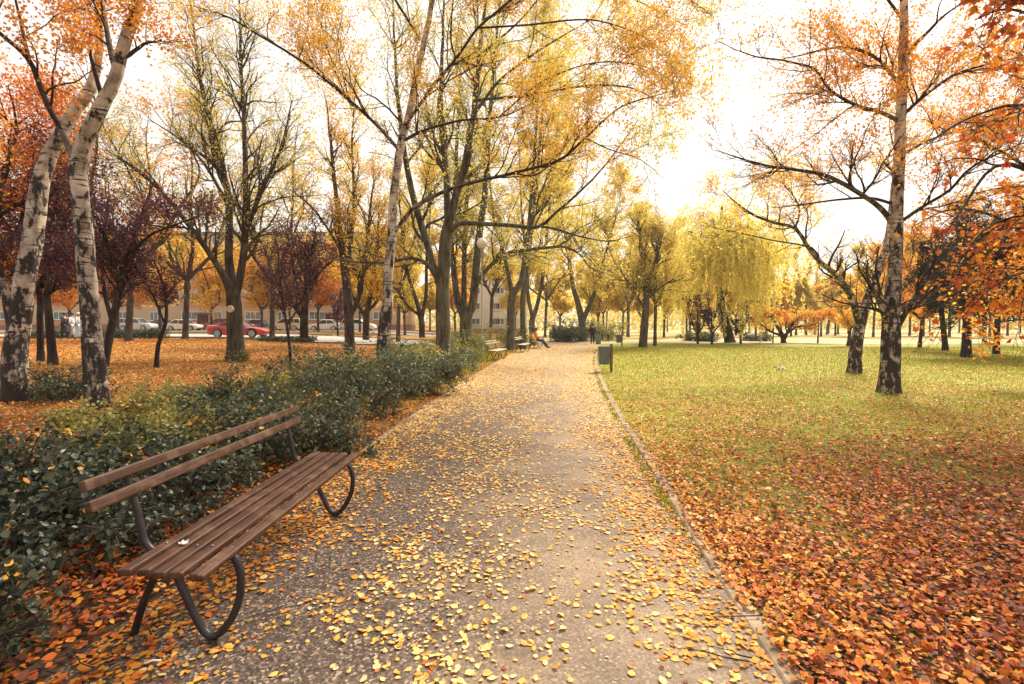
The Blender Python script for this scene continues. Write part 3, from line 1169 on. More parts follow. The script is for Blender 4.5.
# grey tree in the middle, several stems
b = gp(444, 16)
lim = [
    (np.vstack([b, limb([(443, 300, 0), (445, 265, 0), (447, 235, 0), (455, 200, 0), (465, 165, 0), (474, 115, 0), (480, 55, 0), (486, 0, 0), (492, -80, 0)], 16, 15.6)[0]]),
     np.array([.33, .29, .265, .25, .17, .145, .12, .09, .06, .02]), .4),
    limb([(441, 290, .16), (426, 240, .15), (413, 195, .13), (404, 150, .11), (398, 100, .08), (394, 40, .05), (392, -40, .015)], 16, 16.6),
    limb([(448, 225, .15), (446, 170, .13), (441, 115, .10), (442, 50, .07), (446, -40, .02)], 16, 17),
    limb([(449, 232, .12), (456, 226, .10), (464, 223, .095), (510, 225, .08), (538, 226, .07), (557, 210, .055), (580, 190, .04), (604, 165, .03), (638, 120, .01)], 15.9, 13.5),
    limb([(538, 226, .05), (560, 230, .042), (574, 235, .035), (606, 241, .02), (632, 236, .008)], 14.5, 13.2),
    limb([(440, 285, .10), (428, 265, .085), (411, 258, .07), (390, 262, .055), (360, 262, .04), (320, 259, .015)], 15.9, 14.2),
    limb([(474, 115, .06), (500, 80, .05), (540, 50, .035), (590, 20, .012)], 15.6, 14),
    limb([(480, 55, .05), (520, 20, .035), (560, -30, .015)], 15.6, 15),
    limb([(476, 100, .06), (530, 95, .05), (590, 85, .04), (640, 90, .025), (675, 120, .01)], 15.6, 14, 1.6),
    limb([(484, 20, .06), (550, -10, .045), (620, -5, .035), (685, 25, .012)], 15.6, 14.4, 1.6),
]
tree('maple_tree', 'tall grey multi-stemmed tree beside the path, dark level limb stretching right', b, lim, B_GREY, L_LIME, 29000, .065,
     120, 800, 3000, l1=2.6, l2=1.6, l3=.7, jit=.08, tmin=.4, group='grey trees along the path', k0=14, step=.2,
     leafbias=lambda P: np.clip((P[:, 2] - 4.6) / 2.5, .03, 1))

# V-shaped tree behind the lamp
b = gp(467, 24)
lim = [
    (np.vstack([b, limb([(466, 318, 0), (472, 307, 0), (475, 285, 0), (479, 237, 0), (485, 190, 0), (490, 120, 0), (497, 40, 0), (505, -50, 0)], 24, 23.6)[0]]),
     np.array([.36, .33, .24, .22, .19, .16, .12, .08, .02]), .4),
    limb([(465, 320, .22), (458, 302, .19), (454, 272, .165), (451, 235, .145), (455, 180, .11), (458, 110, .08), (462, 30, .02)], 24, 24.6),
    limb([(464, 312, .17), (464, 284, .15), (465, 225, .12), (470, 150, .09), (474, 60, .04)], 24.1, 25.2),
    limb([(475, 288, .12), (482, 275, .11), (494, 262, .10), (510, 252, .09), (530, 249, .08), (550, 247, .07), (566, 247, .055), (580, 255, .045), (590, 268, .035), (613, 276, .012)], 23.9, 20),
    limb([(556, 247, .05), (568, 240, .042), (580, 228, .034), (604, 218, .01)], 20.6, 19.6),
]
tree('maple_tree', 'grey tree forking low into a V, with one arching limb over the far benches', b, lim, B_GREY, L_LIME, 24000, .08,
     90, 600, 2000, jit=.1, l1=2.3, l2=1.4, l3=.6, tmin=.4, rscale=.92, group='grey trees along the path', k0=12, leafbias=lambda P: np.clip((P[:, 2] - 3.5) / 3, .06, 1))

# stems behind the second bench
b = gp(510, 29)
lim = [
    (np.vstack([b, limb([(512, 300, 0), (515, 291, 0), (521, 282, 0), (525, 260, 0), (529, 225, 0), (534, 160, 0), (540, 80, 0), (546, -10, 0)], 29, 29)[0]]),
     np.array([.44, .40, .34, .28, .25, .20, .15, .09, .02]), .4),
    limb([(513, 298, .26), (508, 272, .21), (503, 250, .18), (494, 218, .14), (488, 150, .09), (484, 60, .02)], 29, 29.5),
    limb([(529, 225, .11), (540, 195, .09), (560, 150, .06), (585, 110, .02)], 29, 27),
]
tree('maple_tree', 'grey forked tree standing right behind the second of the far benches', b, lim, B_GREY, L_YELLOW, 15000, .10,
     60, 330, 1000, l1=2.8, l2=1.6, l3=.7, tmin=.4, rscale=.60, group='grey trees along the path', k0=12, leafbias=lambda P: np.clip((P[:, 2] - 3) / 3, .08, 1))
b = gp(523, 31.5)
lim = [
    (np.vstack([b, limb([(523, 302, 0), (525, 285, 0), (528, 260, 0), (532, 226, 0), (538, 170, 0), (545, 90, 0), (550, 0, 0)], 31.5, 31.5)[0]]),
     np.array([.33, .31, .28, .25, .21, .16, .10, .02]), .35),
    limb([(532, 232, .12), (545, 205, .10), (560, 180, .07), (580, 150, .02)], 31.5, 30),
]
tree('maple_tree', 'straight single grey trunk between the second bench and the seated person', b, lim, B_GREY, L_YELLOW, 11000, .11,
     44, 240, 800, l1=2.8, l2=1.6, l3=.7, tmin=.4, rscale=.60, group='grey trees along the path', k0=12, leafbias=lambda P: np.clip((P[:, 2] - 3) / 3, .08, 1))
b = gp(533, 36.5)
lim = [
    (np.vstack([b, limb([(532, 322, 0), (536, 310, 0), (541, 290, 0), (545, 260, 0), (549, 220, 0), (556, 150, 0), (563, 60, 0)], 36.5, 36.5)[0]]),
     np.array([.42, .38, .28, .24, .21, .17, .12, .02]), .35),
    limb([(532, 316, .26), (528, 295, .22), (527, 262, .19), (522, 210, .14), (518, 130, .03)], 36.5, 37),
    limb([(541, 290, .10), (552, 280, .08), (562, 278, .06), (575, 270, .02)], 36.5, 34.5),
]
tree('maple_tree', 'twin-stemmed grey tree rising right behind the seated person', b, lim, B_GREY, L_YELLOW, 12000, .12,
     46, 240, 800, l1=3.0, l2=1.7, l3=.8, tmin=.4, rscale=.60, group='grey trees along the path', k0=12, leafbias=lambda P: np.clip((P[:, 2] - 3) / 3, .08, 1))
b = gp(583, 47)
lim = [
    (np.vstack([b, limb([(582, 322, 0), (577, 300, 0), (574, 290, 0), (571, 272, 0), (566, 240, 0), (560, 200, 0), (556, 150, 0)], 47, 47)[0]]),
     np.array([.50, .46, .34, .30, .25, .19, .12, .03]), .3),
    limb([(582, 322, .34), (590, 304, .28), (596, 288, .23), (602, 265, .16), (612, 230, .09), (622, 190, .03)], 47, 46),
]
tree('maple_tree', 'yellow tree with a Y fork behind the round green bush at the path end', b, lim, B_GREY, L_YELLOW, 17000, .17,
     60, 320, 900, l1=4.2, l2=2.2, l3=.9, tmin=.25, group='grey trees along the path', k0=12)

# big tree with a sawn branch on the left lawn
b = gp(236, 18.5)
lim = [
    (np.vstack([b, limb([(235, 335, 0), (234, 312, 0), (233, 296, 0), (229, 265, 0), (228, 200, 0), (216, 150, 0), (206, 105, 0), (196, 50, 0), (190, -10, 0)], 18.5, 18.9)[0]]),
     np.array([.42, .36, .345, .32, .20, .15, .13, .10, .06, .02]), .4),
    limb([(232, 297, .2), (224, 276, .165), (205, 246, .125), (182, 216, .10), (162, 192, .08), (132, 166, .05), (105, 150, .015)], 18.5, 16.5),
    limb([(235, 298, .2), (241, 270, .17), (245, 228, .145), (244, 150, .11), (241, 60, .07), (240, -20, .02)], 18.5, 18),
    limb([(245, 235, .10), (262, 190, .08), (280, 150, .06), (292, 100, .02)], 18.3, 17),
    limb([(228, 205, .09), (205, 165, .07), (180, 140, .05), (150, 120, .015)], 18.6, 19.5),
]
tI = tree('lime_tree', 'stout grey tree with a pale round branch scar, before the red sports car', b, lim, B_BROWN, L_OLIVE, 12500, .065,
          110, 800, 2600, jit=.08, l1=2.8, l2=1.6, l3=.7, tmin=.4, k0=14, leafbias=lambda P: np.clip((P[:, 2] - 3.4) / 3.5, .1, 1), scar=None)
m_ = mottled('cut wood', (.55, .47, .34), (.70, .62, .48), 14, .8)
mb = MB()
p = at(230, 309, 18.10) - b
mb.lathe([(.001, -.06), (.13, -.06), (.14, 0), (.125, .035), (.06, .03), (.001, .028)], 16, axis='y')
o_ = mb.build('branch_scar', m_, tI, .006, 'auto', loc=p)
o_.rotation_euler = (0, 0, PI + .05)

# right: tall birch
b = gp(890, 11)
lim = [
    (np.vstack([b, limb([(890, 350, 0), (892, 305, 0), (894, 270, 0), (897, 210, 0), (899, 150, 0), (901, 90, 0), (903, 30, 0), (904, -40, 0), (906, -130, 0), (905, -220, 0)], 11, 11)[0]]),
     np.array([.30, .27, .25, .20, .175, .155, .135, .115, .09, .05, .015]), .5, .30),
    limb([(891, 332, .13), (882, 305, .11), (875, 292, .08), (871, 288, .04)], 10.95, 10.7),
    limb([(896, 330, .085), (906, 312, .075), (920, 290, .065), (933, 270, .055), (945, 250, .03), (960, 235, .01)], 10.95, 10.4),
    limb([(896, 228, .09), (880, 208, .08), (858, 193, .07), (830, 178, .058), (805, 172, .05), (770, 167, .04), (742, 160, .025), (715, 150, .008)], 11, 9.8),
    limb([(897, 205, .05), (870, 198, .045), (838, 200, .035), (800, 205, .025), (770, 208, .01)], 11, 11.8),
    limb([(901, 122, .07), (880, 112, .06), (855, 105, .05), (830, 90, .042), (815, 70, .035), (790, 62, .028), (750, 55, .02), (715, 40, .008)], 11, 10),
    limb([(902, 88, .06), (882, 62, .055), (855, 48, .05), (830, 48, .04), (800, 55, .025), (770, 60, .01)], 11, 12),
    limb([(903, 60, .06), (915, 45, .055), (930, 30, .05), (945, 15, .035), (980, -10, .012)], 11, 10.4),
    limb([(900, 118, .055), (925, 95, .048), (955, 75, .04), (985, 65, .03), (1030, 55, .012)], 11, 9.8),
    limb([(900, 222, .06), (925, 205, .05), (950, 190, .045), (975, 165, .035), (1030, 140, .015)], 11, 9.6),
    limb([(901, 155, .05), (930, 140, .042), (960, 130, .035), (1010, 115, .015)], 11, 12),
    limb([(903, 20, .05), (880, -10, .04), (840, -40, .015)], 11, 11.5),
]
tree('birch_tree', 'tall upright birch on the right lawn, black rugged foot and white upper trunk', b, lim, B_BIRCH, L_AMBER, 27000, .055,
     140, 900, 3600, l1=1.7, l2=1.1, l3=.55, tmin=.45, group='birches', rough=.09, k0=18, step=.12,
     leafbias=lambda P: np.clip((P[:, 2] - 4.0) / 2.2, .04, 1) * np.clip(1.3 - np.abs(P[:, 0] - 9.3) / 3.8, .14, 1), rscale=.7, jit=.07)

# right: forked birch behind it
b = gp(855, 15.6)
lim = [
    (np.vstack([b, limb([(856, 345, 0), (861, 320, 0), (870, 292, 0), (880, 265, 0), (888, 235, 0), (893, 190, 0), (898, 120, 0), (900, 40, 0)], 15.6, 16.4)[0]]),
     np.array([.29, .26, .22, .19, .17, .15, .12, .07, .02]), .5),
    limb([(859, 322, .17), (852, 300, .15), (845, 286, .135), (833, 272, .12), (820, 262, .11), (806, 245, .09), (795, 228, .075), (775, 222, .065), (755, 215, .05), (740, 205, .035), (722, 190, .012)], 15.6, 13.6),
    limb([(795, 228, .05), (800, 210, .04), (790, 190, .03), (778, 180, .01)], 14.4, 14.8),
    limb([(852, 300, .07), (845, 290, .06), (838, 280, .05), (846, 270, .04), (860, 260, .02)], 15.6, 15.2),
    limb([(820, 262, .05), (812, 248, .04), (770, 240, .03), (735, 232, .02), (700, 225, .008)], 14.8, 14),
]
tree('birch_tree', 'forked birch with a crooked left limb, standing behind the tall right birch', b, lim, B_BIRCH, L_GOLD, 7500, .06,
     50, 260, 800, l1=1.5, l2=.9, l3=.5, tmin=.5, group='birches', rough=.08, k0=14,
     leafbias=lambda P: np.clip((P[:, 2] - 3.6) / 2.0, .05, 1), rscale=.68)

# red maple just outside the frame on the right, its boughs hang into view
b = np.array([10.2, 7.6, 0.])
lim = [
    (np.array([b, b + (0, 0, 1.5), b + (-.1, 0, 3), b + (-.1, .1, 5), b + (0, 0, 8)]), np.array([.24, .21, .19, .15, .03]), .3),
    limb([(1120, 250, .09), (1060, 190, .07), (1010, 165, .055), (985, 175, .04), (965, 205, .03), (945, 235, .012)], 7.4, 6.4),
    limb([(1130, 230, .08), (1070, 120, .06), (1020, 105, .045), (985, 112, .035), (950, 128, .025), (920, 150, .010)], 7.4, 6.2),
    limb([(1130, 260, .07), (1070, 215, .05), (1030, 215, .04), (995, 222, .03), (970, 245, .02), (955, 285, .008)], 7.4, 6.6),
    limb([(1100, 60, .06), (1060, 30, .04), (1010, 10, .03), (975, 20, .015)], 7.4, 6.0),
    (np.array([b + (0, 0, 3.6), b + (-1.2, -1.2, 5), b + (-2.6, -2.8, 5.9), b + (-4.2, -4.2, 6.2)]), np.array([.11, .09, .06, .015]), .2),  # out-of-view boughs towards the camera, added to shade the lower right
    (np.array([b + (0, 0, 3.4), b + (-.2, -1.8, 4.8), b + (-.8, -3.8, 5.4), b + (-1.4, -5.6, 5.5)]), np.array([.11, .09, .06, .015]), .2),
    (np.array([b + (0, 0, 4), b + (-1.8, -.6, 5.6), b + (-3.6, -1.4, 6.6), b + (-5.0, -2, 7)]), np.array([.10, .08, .05, .015]), .2),
    (np.array([b + (0, 0, 3.6), b + (1.2, -2, 5), b + (1.4, -4, 5.8)]), np.array([.10, .07, .015]), .2),
    limb([(1120, 290, .05), (1060, 270, .04), (1015, 275, .03), (985, 295, .016), (950, 330, .006)], 7.2, 6.2),
]
tree('maple_tree', 'red maple whose boughs of large orange-red leaves hang in from the right edge', b, lim, B_DARK, L_RED, 17000, .082,
     150, 560, 1300, l1=1.3, l2=.7, l3=.35, tmin=.4, k0=10, rscale=.5, r1max=.02, tmpl=LEAF_MAPLE, jit=.06, lup=.8, sag2=.5, sag1=.35,
     leafbias=lambda P: np.where(P[:, 2] - 1.6 > .68 * P[:, 1], 1.6, .075) * np.where(P[:, 0] / P[:, 1] * F + 512 > 925, 1., .15))  # most leaves go to the unseen upper crown, for shade below

# orange maple farther back on the right, its boughs mixing with the birch
b = np.array([17.2, 13.2, 0.])
lim = [
    (np.array([b, b + (0, 0, 2), b + (-.1, 0, 4), b + (-.1, .1, 6.5), b + (0, 0, 10)]), np.array([.26, .22, .2, .16, .03]), .3),
    limb([(1100, 300, .10), (1040, 245, .08), (990, 215, .06), (950, 210, .045), (915, 225, .02)], 13.2, 12.4),
    limb([(1105, 260, .10), (1040, 180, .08), (1000, 150, .06), (965, 140, .04), (930, 150, .015)], 13.2, 12.8),
    limb([(1100, 320, .09), (1050, 290, .06), (1000, 280, .05), (955, 285, .035), (920, 300, .012)], 13.2, 12.2),
    limb([(1100, 330, .07), (1040, 320, .05), (1000, 322, .03), (975, 328, .012)], 13.2, 12),
    limb([(1110, 200, .08), (1060, 90, .06), (1010, 50, .04), (970, 60, .015)], 13.2, 13.2),
]
tree('maple_tree', 'orange maple with spread boughs at the right edge, behind the hanging red leaves', b, lim, B_DARK, L_AMBER, 6500, .085,
     90, 460, 1100, l1=1.6, l2=.9, l3=.4, tmin=.4, k0=10, tmpl=LEAF_MAPLE, rscale=.6, jit=.09, lup=.6, sag2=.3, sag1=.15)

# added maple mostly outside the frame, its crown there to shade the near left
b = np.array([-6.6, 3.0, float(gz(-6.6, 3.0))])
q_ = lambda x, y, z: b + np.array([x, y, z])
lim = [
    (np.array([b, q_(0, 0, 1.5), q_(.1, .05, 3), q_(.1, .1, 5), q_(.3, 0, 8)]), np.array([.22, .19, .17, .13, .03]), .4),
    (np.array([q_(.1, .05, 2.9), q_(1.4, -.4, 4.3), q_(3.0, -.9, 5.0), q_(4.8, -1.2, 5.2)]), np.array([.10, .08, .055, .012]), .2),
    (np.array([q_(.1, .05, 3.2), q_(1.5, .5, 4.9), q_(3.2, .8, 5.8), q_(5.0, 1.0, 6.2)]), np.array([.10, .08, .055, .012]), .2),
    (np.array([q_(.1, .05, 3.0), q_(.9, -1.6, 4.4), q_(1.8, -3.2, 5.0), q_(2.8, -4.6, 5.2)]), np.array([.10, .08, .055, .012]), .2),
    (np.array([q_(.1, .05, 3.4), q_(.2, 1.5, 5.2), q_(.5, 2.6, 6.4)]), np.array([.09, .06, .012]), .2),
    (np.array([q_(.1, .05, 3.3), q_(-1.5, -.8, 4.8), q_(-3, -1.2, 5.6)]), np.array([.09, .06, .012]), .2),
    (np.array([q_(.1, .1, 4.2), q_(1.8, -.3, 6.0), q_(3.4, -.4, 7.0)]), np.array([.09, .06, .012]), .2),
]
tree('maple_tree', 'red maple added left of the bench, its mostly unseen crown shading the near corner', b, lim, B_DARK, L_RED, 20000, .095,
     130, 560, 1300, l1=1.3, l2=.8, l3=.35, tmin=.45, k0=10, tmpl=LEAF_MAPLE, jit=.08, lup=1.2)
# ------------------------------------------------------------------ smaller and farther trees


def auto(name, label, px, Y, Hh, r, nst, spread, fork, leafm, nleaf, ls, barkm, group=None, lean=.05, cat='tree', dirs=None, **kw):
    b = gp(px, Y)
    g = np.random.default_rng(int(px * 7 + Y * 13) + 5)
    lim = stems(b, Hh, r, nst, lean, spread, fork, g, dirs)
    a = dict(n1=24, n2=150, n3=450, l1=Hh * .26, l2=Hh * .14, l3=Hh * .06, tmin=.3, k0=10, k1=5, k2=3, jit=.10 + Hh * .012, step=.4)
    a.update(kw)
    return tree(name, label, b, lim, barkm, leafm, nleaf, ls, group=group, cat=cat, **a)


# dark plum trees at the left
auto('plum_tree', 'dark plum tree between the two left birches, trunk bent to the right', 52, 14.5, 6.5, .15, 2, .22, .33, L_PLUM, 9000, .075, B_DARK, 'plum trees')
auto('plum_tree', 'thin dark plum trunk just left of the bent plum tree', 40, 15.2, 6.0, .12, 2, .25, .36, L_PLUM, 6500, .075, B_DARK, 'plum trees')
b = gp(104, 13.0)
lim = [limb([(104, 362, .13), (113, 320, .115), (121, 285, .105), (130, 255, .09), (140, 220, .07), (155, 180, .02)], 13.0, 13.4),
       limb([(121, 285, .06), (110, 250, .05), (95, 215, .035), (80, 180, .01)], 13.1, 12.4),
       limb([(130, 255, .06), (150, 235, .045), (175, 225, .03), (200, 215, .01)], 13.2, 12.6),
       limb([(112, 322, .07), (104, 290, .06), (102, 250, .045), (108, 200, .015)], 13, 13.6)]
tree('plum_tree', 'leaning dark plum trunk right behind the bent birch', b, lim, B_DARK, L_PLUM, 12000, .06, 44, 260, 700, l1=1.3, l2=.8, l3=.4, tmin=.3, k0=10, group='plum trees')
b = gp(157, 15.0)
lim = [limb([(156, 375, .085), (158, 345, .075), (165, 325, .065), (166, 300, .055), (160, 275, .045), (150, 255, .012)], 15, 15),
       limb([(164, 322, .04), (155, 300, .034), (145, 280, .026), (135, 255, .008)], 15, 14.7),
       limb([(166, 300, .03), (175, 285, .02), (190, 275, .008)], 15, 15.3)]
tree('plum_tree', 'slim plum sapling with crooked stem on the left lawn', b, lim, B_DARK, L_PLUM, 2600, .055, 26, 110, 260, l1=.9, l2=.5, l3=.25, tmin=.45, k0=8, group='plum trees')
b = gp(290, 16.2)
lim = [limb([(291, 368, .075), (289, 340, .065), (285, 315, .058), (282, 295, .05), (280, 270, .04), (276, 235, .012)], 16.2, 16.2),
       limb([(287, 325, .04), (297, 310, .034), (306, 290, .026), (316, 262, .008)], 16.2, 15.8),
       limb([(282, 295, .032), (270, 278, .022), (258, 262, .008)], 16.2, 16.6)]
tree('plum_tree', 'slim plum sapling forking at knee height between shrubs and red car', b, lim, B_DARK, L_PLUM, 3200, .055, 26, 120, 300, l1=1.0, l2=.55, l3=.28, tmin=.4, k0=8, group='plum trees')
b = gp(304, 26)
lim = [limb([(304, 336, .28), (304, 315, .26), (306, 290, .2), (310, 262, .13), (316, 225, .03)], 26, 26),
       limb([(303, 318, .17), (292, 303, .14), (280, 288, .10), (268, 265, .03)], 26, 25.4),
       limb([(306, 292, .12), (320, 272, .09), (338, 255, .03)], 26, 26.5),
       limb([(300, 300, .10), (294, 270, .08), (288, 235, .02)], 26, 27)]
tree('plum_tree', 'broad purple-leaved plum with a thick low fork on the left lawn', b, lim, B_DARK, L_PLUM, 9000, .09, 60, 320, 700, l1=2.0, l2=1.2, l3=.5, tmin=.3, k0=10, group='plum trees')
auto('plum_tree', 'small round purple plum by the street, before the parked cars', 338, 46, 4.6, .12, 3, .3, .3, L_PLUM, 1600, .17, B_DARK, 'plum trees', n3=0, n1=20, n2=120)

# yellow park trees between the path and the street
b = gp(350, 22)
lim = [limb([(350, 352, .30), (349, 320, .27), (347, 290, .25), (342, 255, .19), (338, 215, .14), (332, 165, .10), (326, 100, .03)], 22, 22),
       limb([(349, 318, .15), (358, 300, .13), (364, 270, .11), (368, 230, .09), (374, 180, .03)], 22, 21.4),
       limb([(346, 288, .14), (350, 250, .12), (354, 200, .09), (352, 140, .06), (356, 70, .02)], 22, 22.6),
       limb([(347, 262, .10), (330, 232, .07), (310, 205, .05), (290, 190, .015)], 22, 21)]
tree('lime_tree', 'slender grey tree with three upright stems left of the middle birch', b, lim, B_BROWN, L_GOLD, 9000, .08, 80, 460, 1300, l1=2.0, l2=1.2, l3=.5, tmin=.4, k0=10, group='limes on the left lawn',
     leafbias=lambda P: np.clip((P[:, 2] - 2.6) / 3, .1, 1))
b = gp(366, 30)
lim = [limb([(366, 338, .26), (367, 315, .24), (372, 290, .17), (377, 250, .12), (380, 200, .03)], 30, 30),
       limb([(366, 318, .16), (356, 300, .13), (345, 285, .10), (335, 262, .03)], 30, 30.5),
       limb([(367, 312, .13), (378, 300, .1), (384, 285, .08), (392, 262, .02)], 30, 29)]
tree('lime_tree', 'low forked tree half hidden behind the middle birch', b, lim, B_BROWN, L_GOLD, 7000, .11, 44, 240, 600, l1=2.2, l2=1.3, l3=.6, tmin=.35, k0=10, group='limes on the left lawn')
b = gp(422, 31)
lim = [limb([(422, 336, .26), (421, 320, .24), (416, 300, .17), (408, 275, .13), (402, 235, .09), (398, 180, .02)], 31, 31),
       limb([(421, 322, .17), (426, 295, .15), (427, 262, .12), (430, 215, .08), (428, 160, .02)], 31, 31.6),
       limb([(421, 316, .13), (410, 308, .11), (400, 295, .08), (392, 278, .02)], 31, 30)]
tree('lime_tree', 'forked grey tree between the middle birch and the tall grey tree', b, lim, B_BROWN, L_YELLOW, 9000, .11, 50, 280, 700, l1=2.3, l2=1.4, l3=.6, tmin=.35, k0=10, group='limes on the left lawn')

# tall trees filling the sky on the left
auto('maple_tree', 'red-leaved maple behind the birches at the far left edge', -12, 14.5, 8.5, .2, 3, .28, .3, L_RED, 15000, .08, B_DARK, None, n1=46, n2=300, n3=800, l1=2.6, l2=1.4)
auto('maple_tree', 'tall red and orange tree far left, behind the dark plum trees', 22, 23, 11, .26, 3, .25, .3, L_RED, 12000, .11, B_DARK, None, n1=46, n2=280, n3=700)
for px, Y, Hh, lm, lab in ((128, 27, 14, L_ORANGE, 'tall orange tree behind the leaning plum trunk'),
                           (185, 31, 15, L_OLIVE, 'tall olive-yellow tree left of the stout grey tree'),
                           (272, 34, 15.5, L_OLIVE, 'tall thin-crowned tree right of the stout grey tree'),
                           (398, 40, 16, L_YELLOW, 'tall yellow tree far behind the middle birch'),
                           (490, 48, 17, L_YELLOW, 'tall yellow tree beyond the lamp post'),
                           (545, 60, 18, L_YELLOW, 'large yellow tree over the green bush, left of the Y-forked one')):
    auto('lime_tree', lab, px, Y, Hh, .24, 4, .32, .26, lm, 5500, .0045 * Y + .01, B_BROWN, 'tall trees behind the lawn', n1=60, n2=420, n3=1200, jit=.12)

# street trees before the building
for px, Y, Hh, lm, lab in ((118, 52, 9.5, L_ORANGE, 'orange street tree left of the silver estate car'),
                           (212, 55, 9.5, L_GOLD, 'golden street tree before the dark house door'),
                           (262, 57, 9.5, L_GOLD, 'golden street tree over the dark blue car'),
                           (318, 57, 10, L_ORANGE, 'orange street tree over the cream car'),
                           (405, 58, 10, L_YELLOW, 'yellow street tree right of the far white car'),
                           (160, 54, 10, L_GOLD, 'golden street tree above the dark grey car'),
                           (70, 53, 9.5, L_ORANGE, 'orange street tree between the two left birches'),
                           (290, 60, 10.5, L_YELLOW, 'yellow street tree behind the plum with the thick low fork'),
                           (360, 60, 11, L_YELLOW, 'yellow street tree over the last white car'),
                           (25, 50, 9.5, L_ORANGE, 'orange street tree behind the walking people')):
    auto('street_tree', lab, px, Y, Hh, .2, 4, .28, .26, lm, 10000, .24, B_BROWN, 'street trees', n1=60, n2=360, n3=0, lean=.02, l1=3.6, l2=2.0, tmin=.12)

# yellow tree with two trunks right of the path
b = gp(644, 33.5)
lim = [limb([(643, 347, .36), (645, 318, .33), (646, 290, .27), (642, 255, .2), (638, 215, .03)], 33.5, 33.5),
       limb([(646, 290, .2), (655, 262, .15), (664, 225, .03)], 33.5, 32.8), limb([(645, 310, .12), (630, 285, .09), (614, 262, .02)], 33.5, 34),
       limb([(646, 300, .12), (664, 285, .08), (682, 275, .02)], 33.5, 33)]
tree('maple_tree', 'thick-trunked yellow tree right of the path beyond the bin', b, lim, B_BROWN, L_YELLOW, 9500, .11, 80, 460, 1300, l1=2.5, l2=1.5, l3=.7, tmin=.3, k0=10)
auto('maple_tree', 'thin-trunked yellow tree close to the right of the thick one', 655, 36, 9, .17, 2, .2, .35, L_YELLOW, 8000, .13, B_BROWN, None, n1=36, n2=220, n3=500)
# olive-green tree behind
auto('lime_tree', 'pale green-yellow tree far beyond the bin, left of the willow', 628, 62, 15, .3, 3, .24, .28, L_OLIVE, 7500, .30, B_GREY, None, n1=44, n2=240, n3=500)

# willow
B_STRAW = bark('willow twig', (.30, .20, .05), (.46, .34, .08))
b = gp(728, 43)
g = np.random.default_rng(3)
lim = [limb([(731, 346, .55), (724, 318, .45), (720, 295, .38), (718, 268, .28), (716, 240, .16), (714, 215, .04)], 43, 43)]
for px, py, dY in ((690, 232, -2), (703, 215, 2), (735, 212, -1.5), (752, 225, 1.5), (758, 240, -3), (684, 255, 1), (722, 206, 0)):
    lim.append(limb([(719, 278, .2), ((719 + px) / 2, (278 + py) / 2 - 10, .13), (px, py, .07), (px + (px - 719) * .35, py + 6, .02)], 43, 43 + dY))
tree('willow_tree', 'weeping willow with long hanging yellow strands across the right lawn', b, lim, B_DARK, L_LEMON, 46000, .28,
     110, 620, 0, l1=2.6, l2=9.0, a1=55, a2=60, up1=.2, up2=-.2, sag2=1.1, sag1=.3, tmin=.55, twigm=B_STRAW, k0=10, tmpl=LEAF_SLIM, jit=.07, lup=0, zmin=.9, wob=.06, leaf_levels=(2,), hang=2.2)

# low dark trees under the willow
for px, Y, Hh, lab in ((698, 40, 3.9, 'low dark-stemmed bush tree left of the willow trunk'), (712, 39, 4.2, 'purple-tinged small tree before the willow'),
                       (741, 40.5, 3.6, 'small dark tree at the right foot of the willow')):
    auto('plum_tree', lab, px, Y, Hh, .12, 3, .3, .2, L_PLUM, 900, .15, B_DARK, 'plum trees', n1=24, n2=120, n3=0)

# round topped small trees
for px, Y, Hh, lab, nst, r in ((773, 41, 4.1, 'small orange round-headed tree on a thin straight stem', 1, .07),
                               (818, 41.5, 4.0, 'small orange round-headed tree, right one of two, nearer the birches', 1, .08),
                               ):
    b = gp(px, Y)
    g = np.random.default_rng(int(px))
    top = b + np.array([0, 0, 2.0])
    lim = [(np.array([b, b + (0.03, 0, 1.1), top]), np.array([r, r * .9, r * .8]), .9)]
    for q in range(9):
        th = q * 2 * PI / 9 + g.uniform(-.2, .2)
        lim.append((np.array([top - (0, 0, .1), top + (math.cos(th) * .4, math.sin(th) * .4, .5), top + (math.cos(th) * .95, math.sin(th) * .95, .5), top + (math.cos(th) * 1.3, math.sin(th) * 1.3, .1)]),
                    np.array([.05, .04, .03, .01]), .2))
    tree('round_headed_tree', lab, b, lim, B_DARK, L_AMBER, 3600, .10, 60, 260, 0, l1=.5, l2=.28, up1=.35, k0=8, k1=4, k2=3, jit=.1, tmin=.9, zmin=1.6)
b = gp(783, 42)
lim = [limb([(784, 346, .26), (782, 335, .24), (776, 325, .15), (770, 312, .04)], 42, 42), limb([(784, 340, .2), (790, 328, .14), (800, 316, .04)], 42, 42.4),
       limb([(785, 335, .15), (797, 327, .12), (812, 325, .09), (824, 318, .02)], 42, 41.5), limb([(782, 336, .14), (768, 330, .09), (755, 318, .02)], 42, 43)]
tree('crab_tree', 'low spreading tree with dark splayed stems before the far poplars', b, lim, B_DARK, L_GOLD, 3500, .15, 40, 200, 0, l1=1.8, l2=1.0, tmin=.4, k0=8)
auto('crab_tree', 'leaning dark-stemmed small tree left of the forked birch', 848, 36, 4.4, .14, 2, .35, .3, L_GOLD, 2600, .13, B_DARK, None, n1=24, n2=120, n3=0, lean=.2)

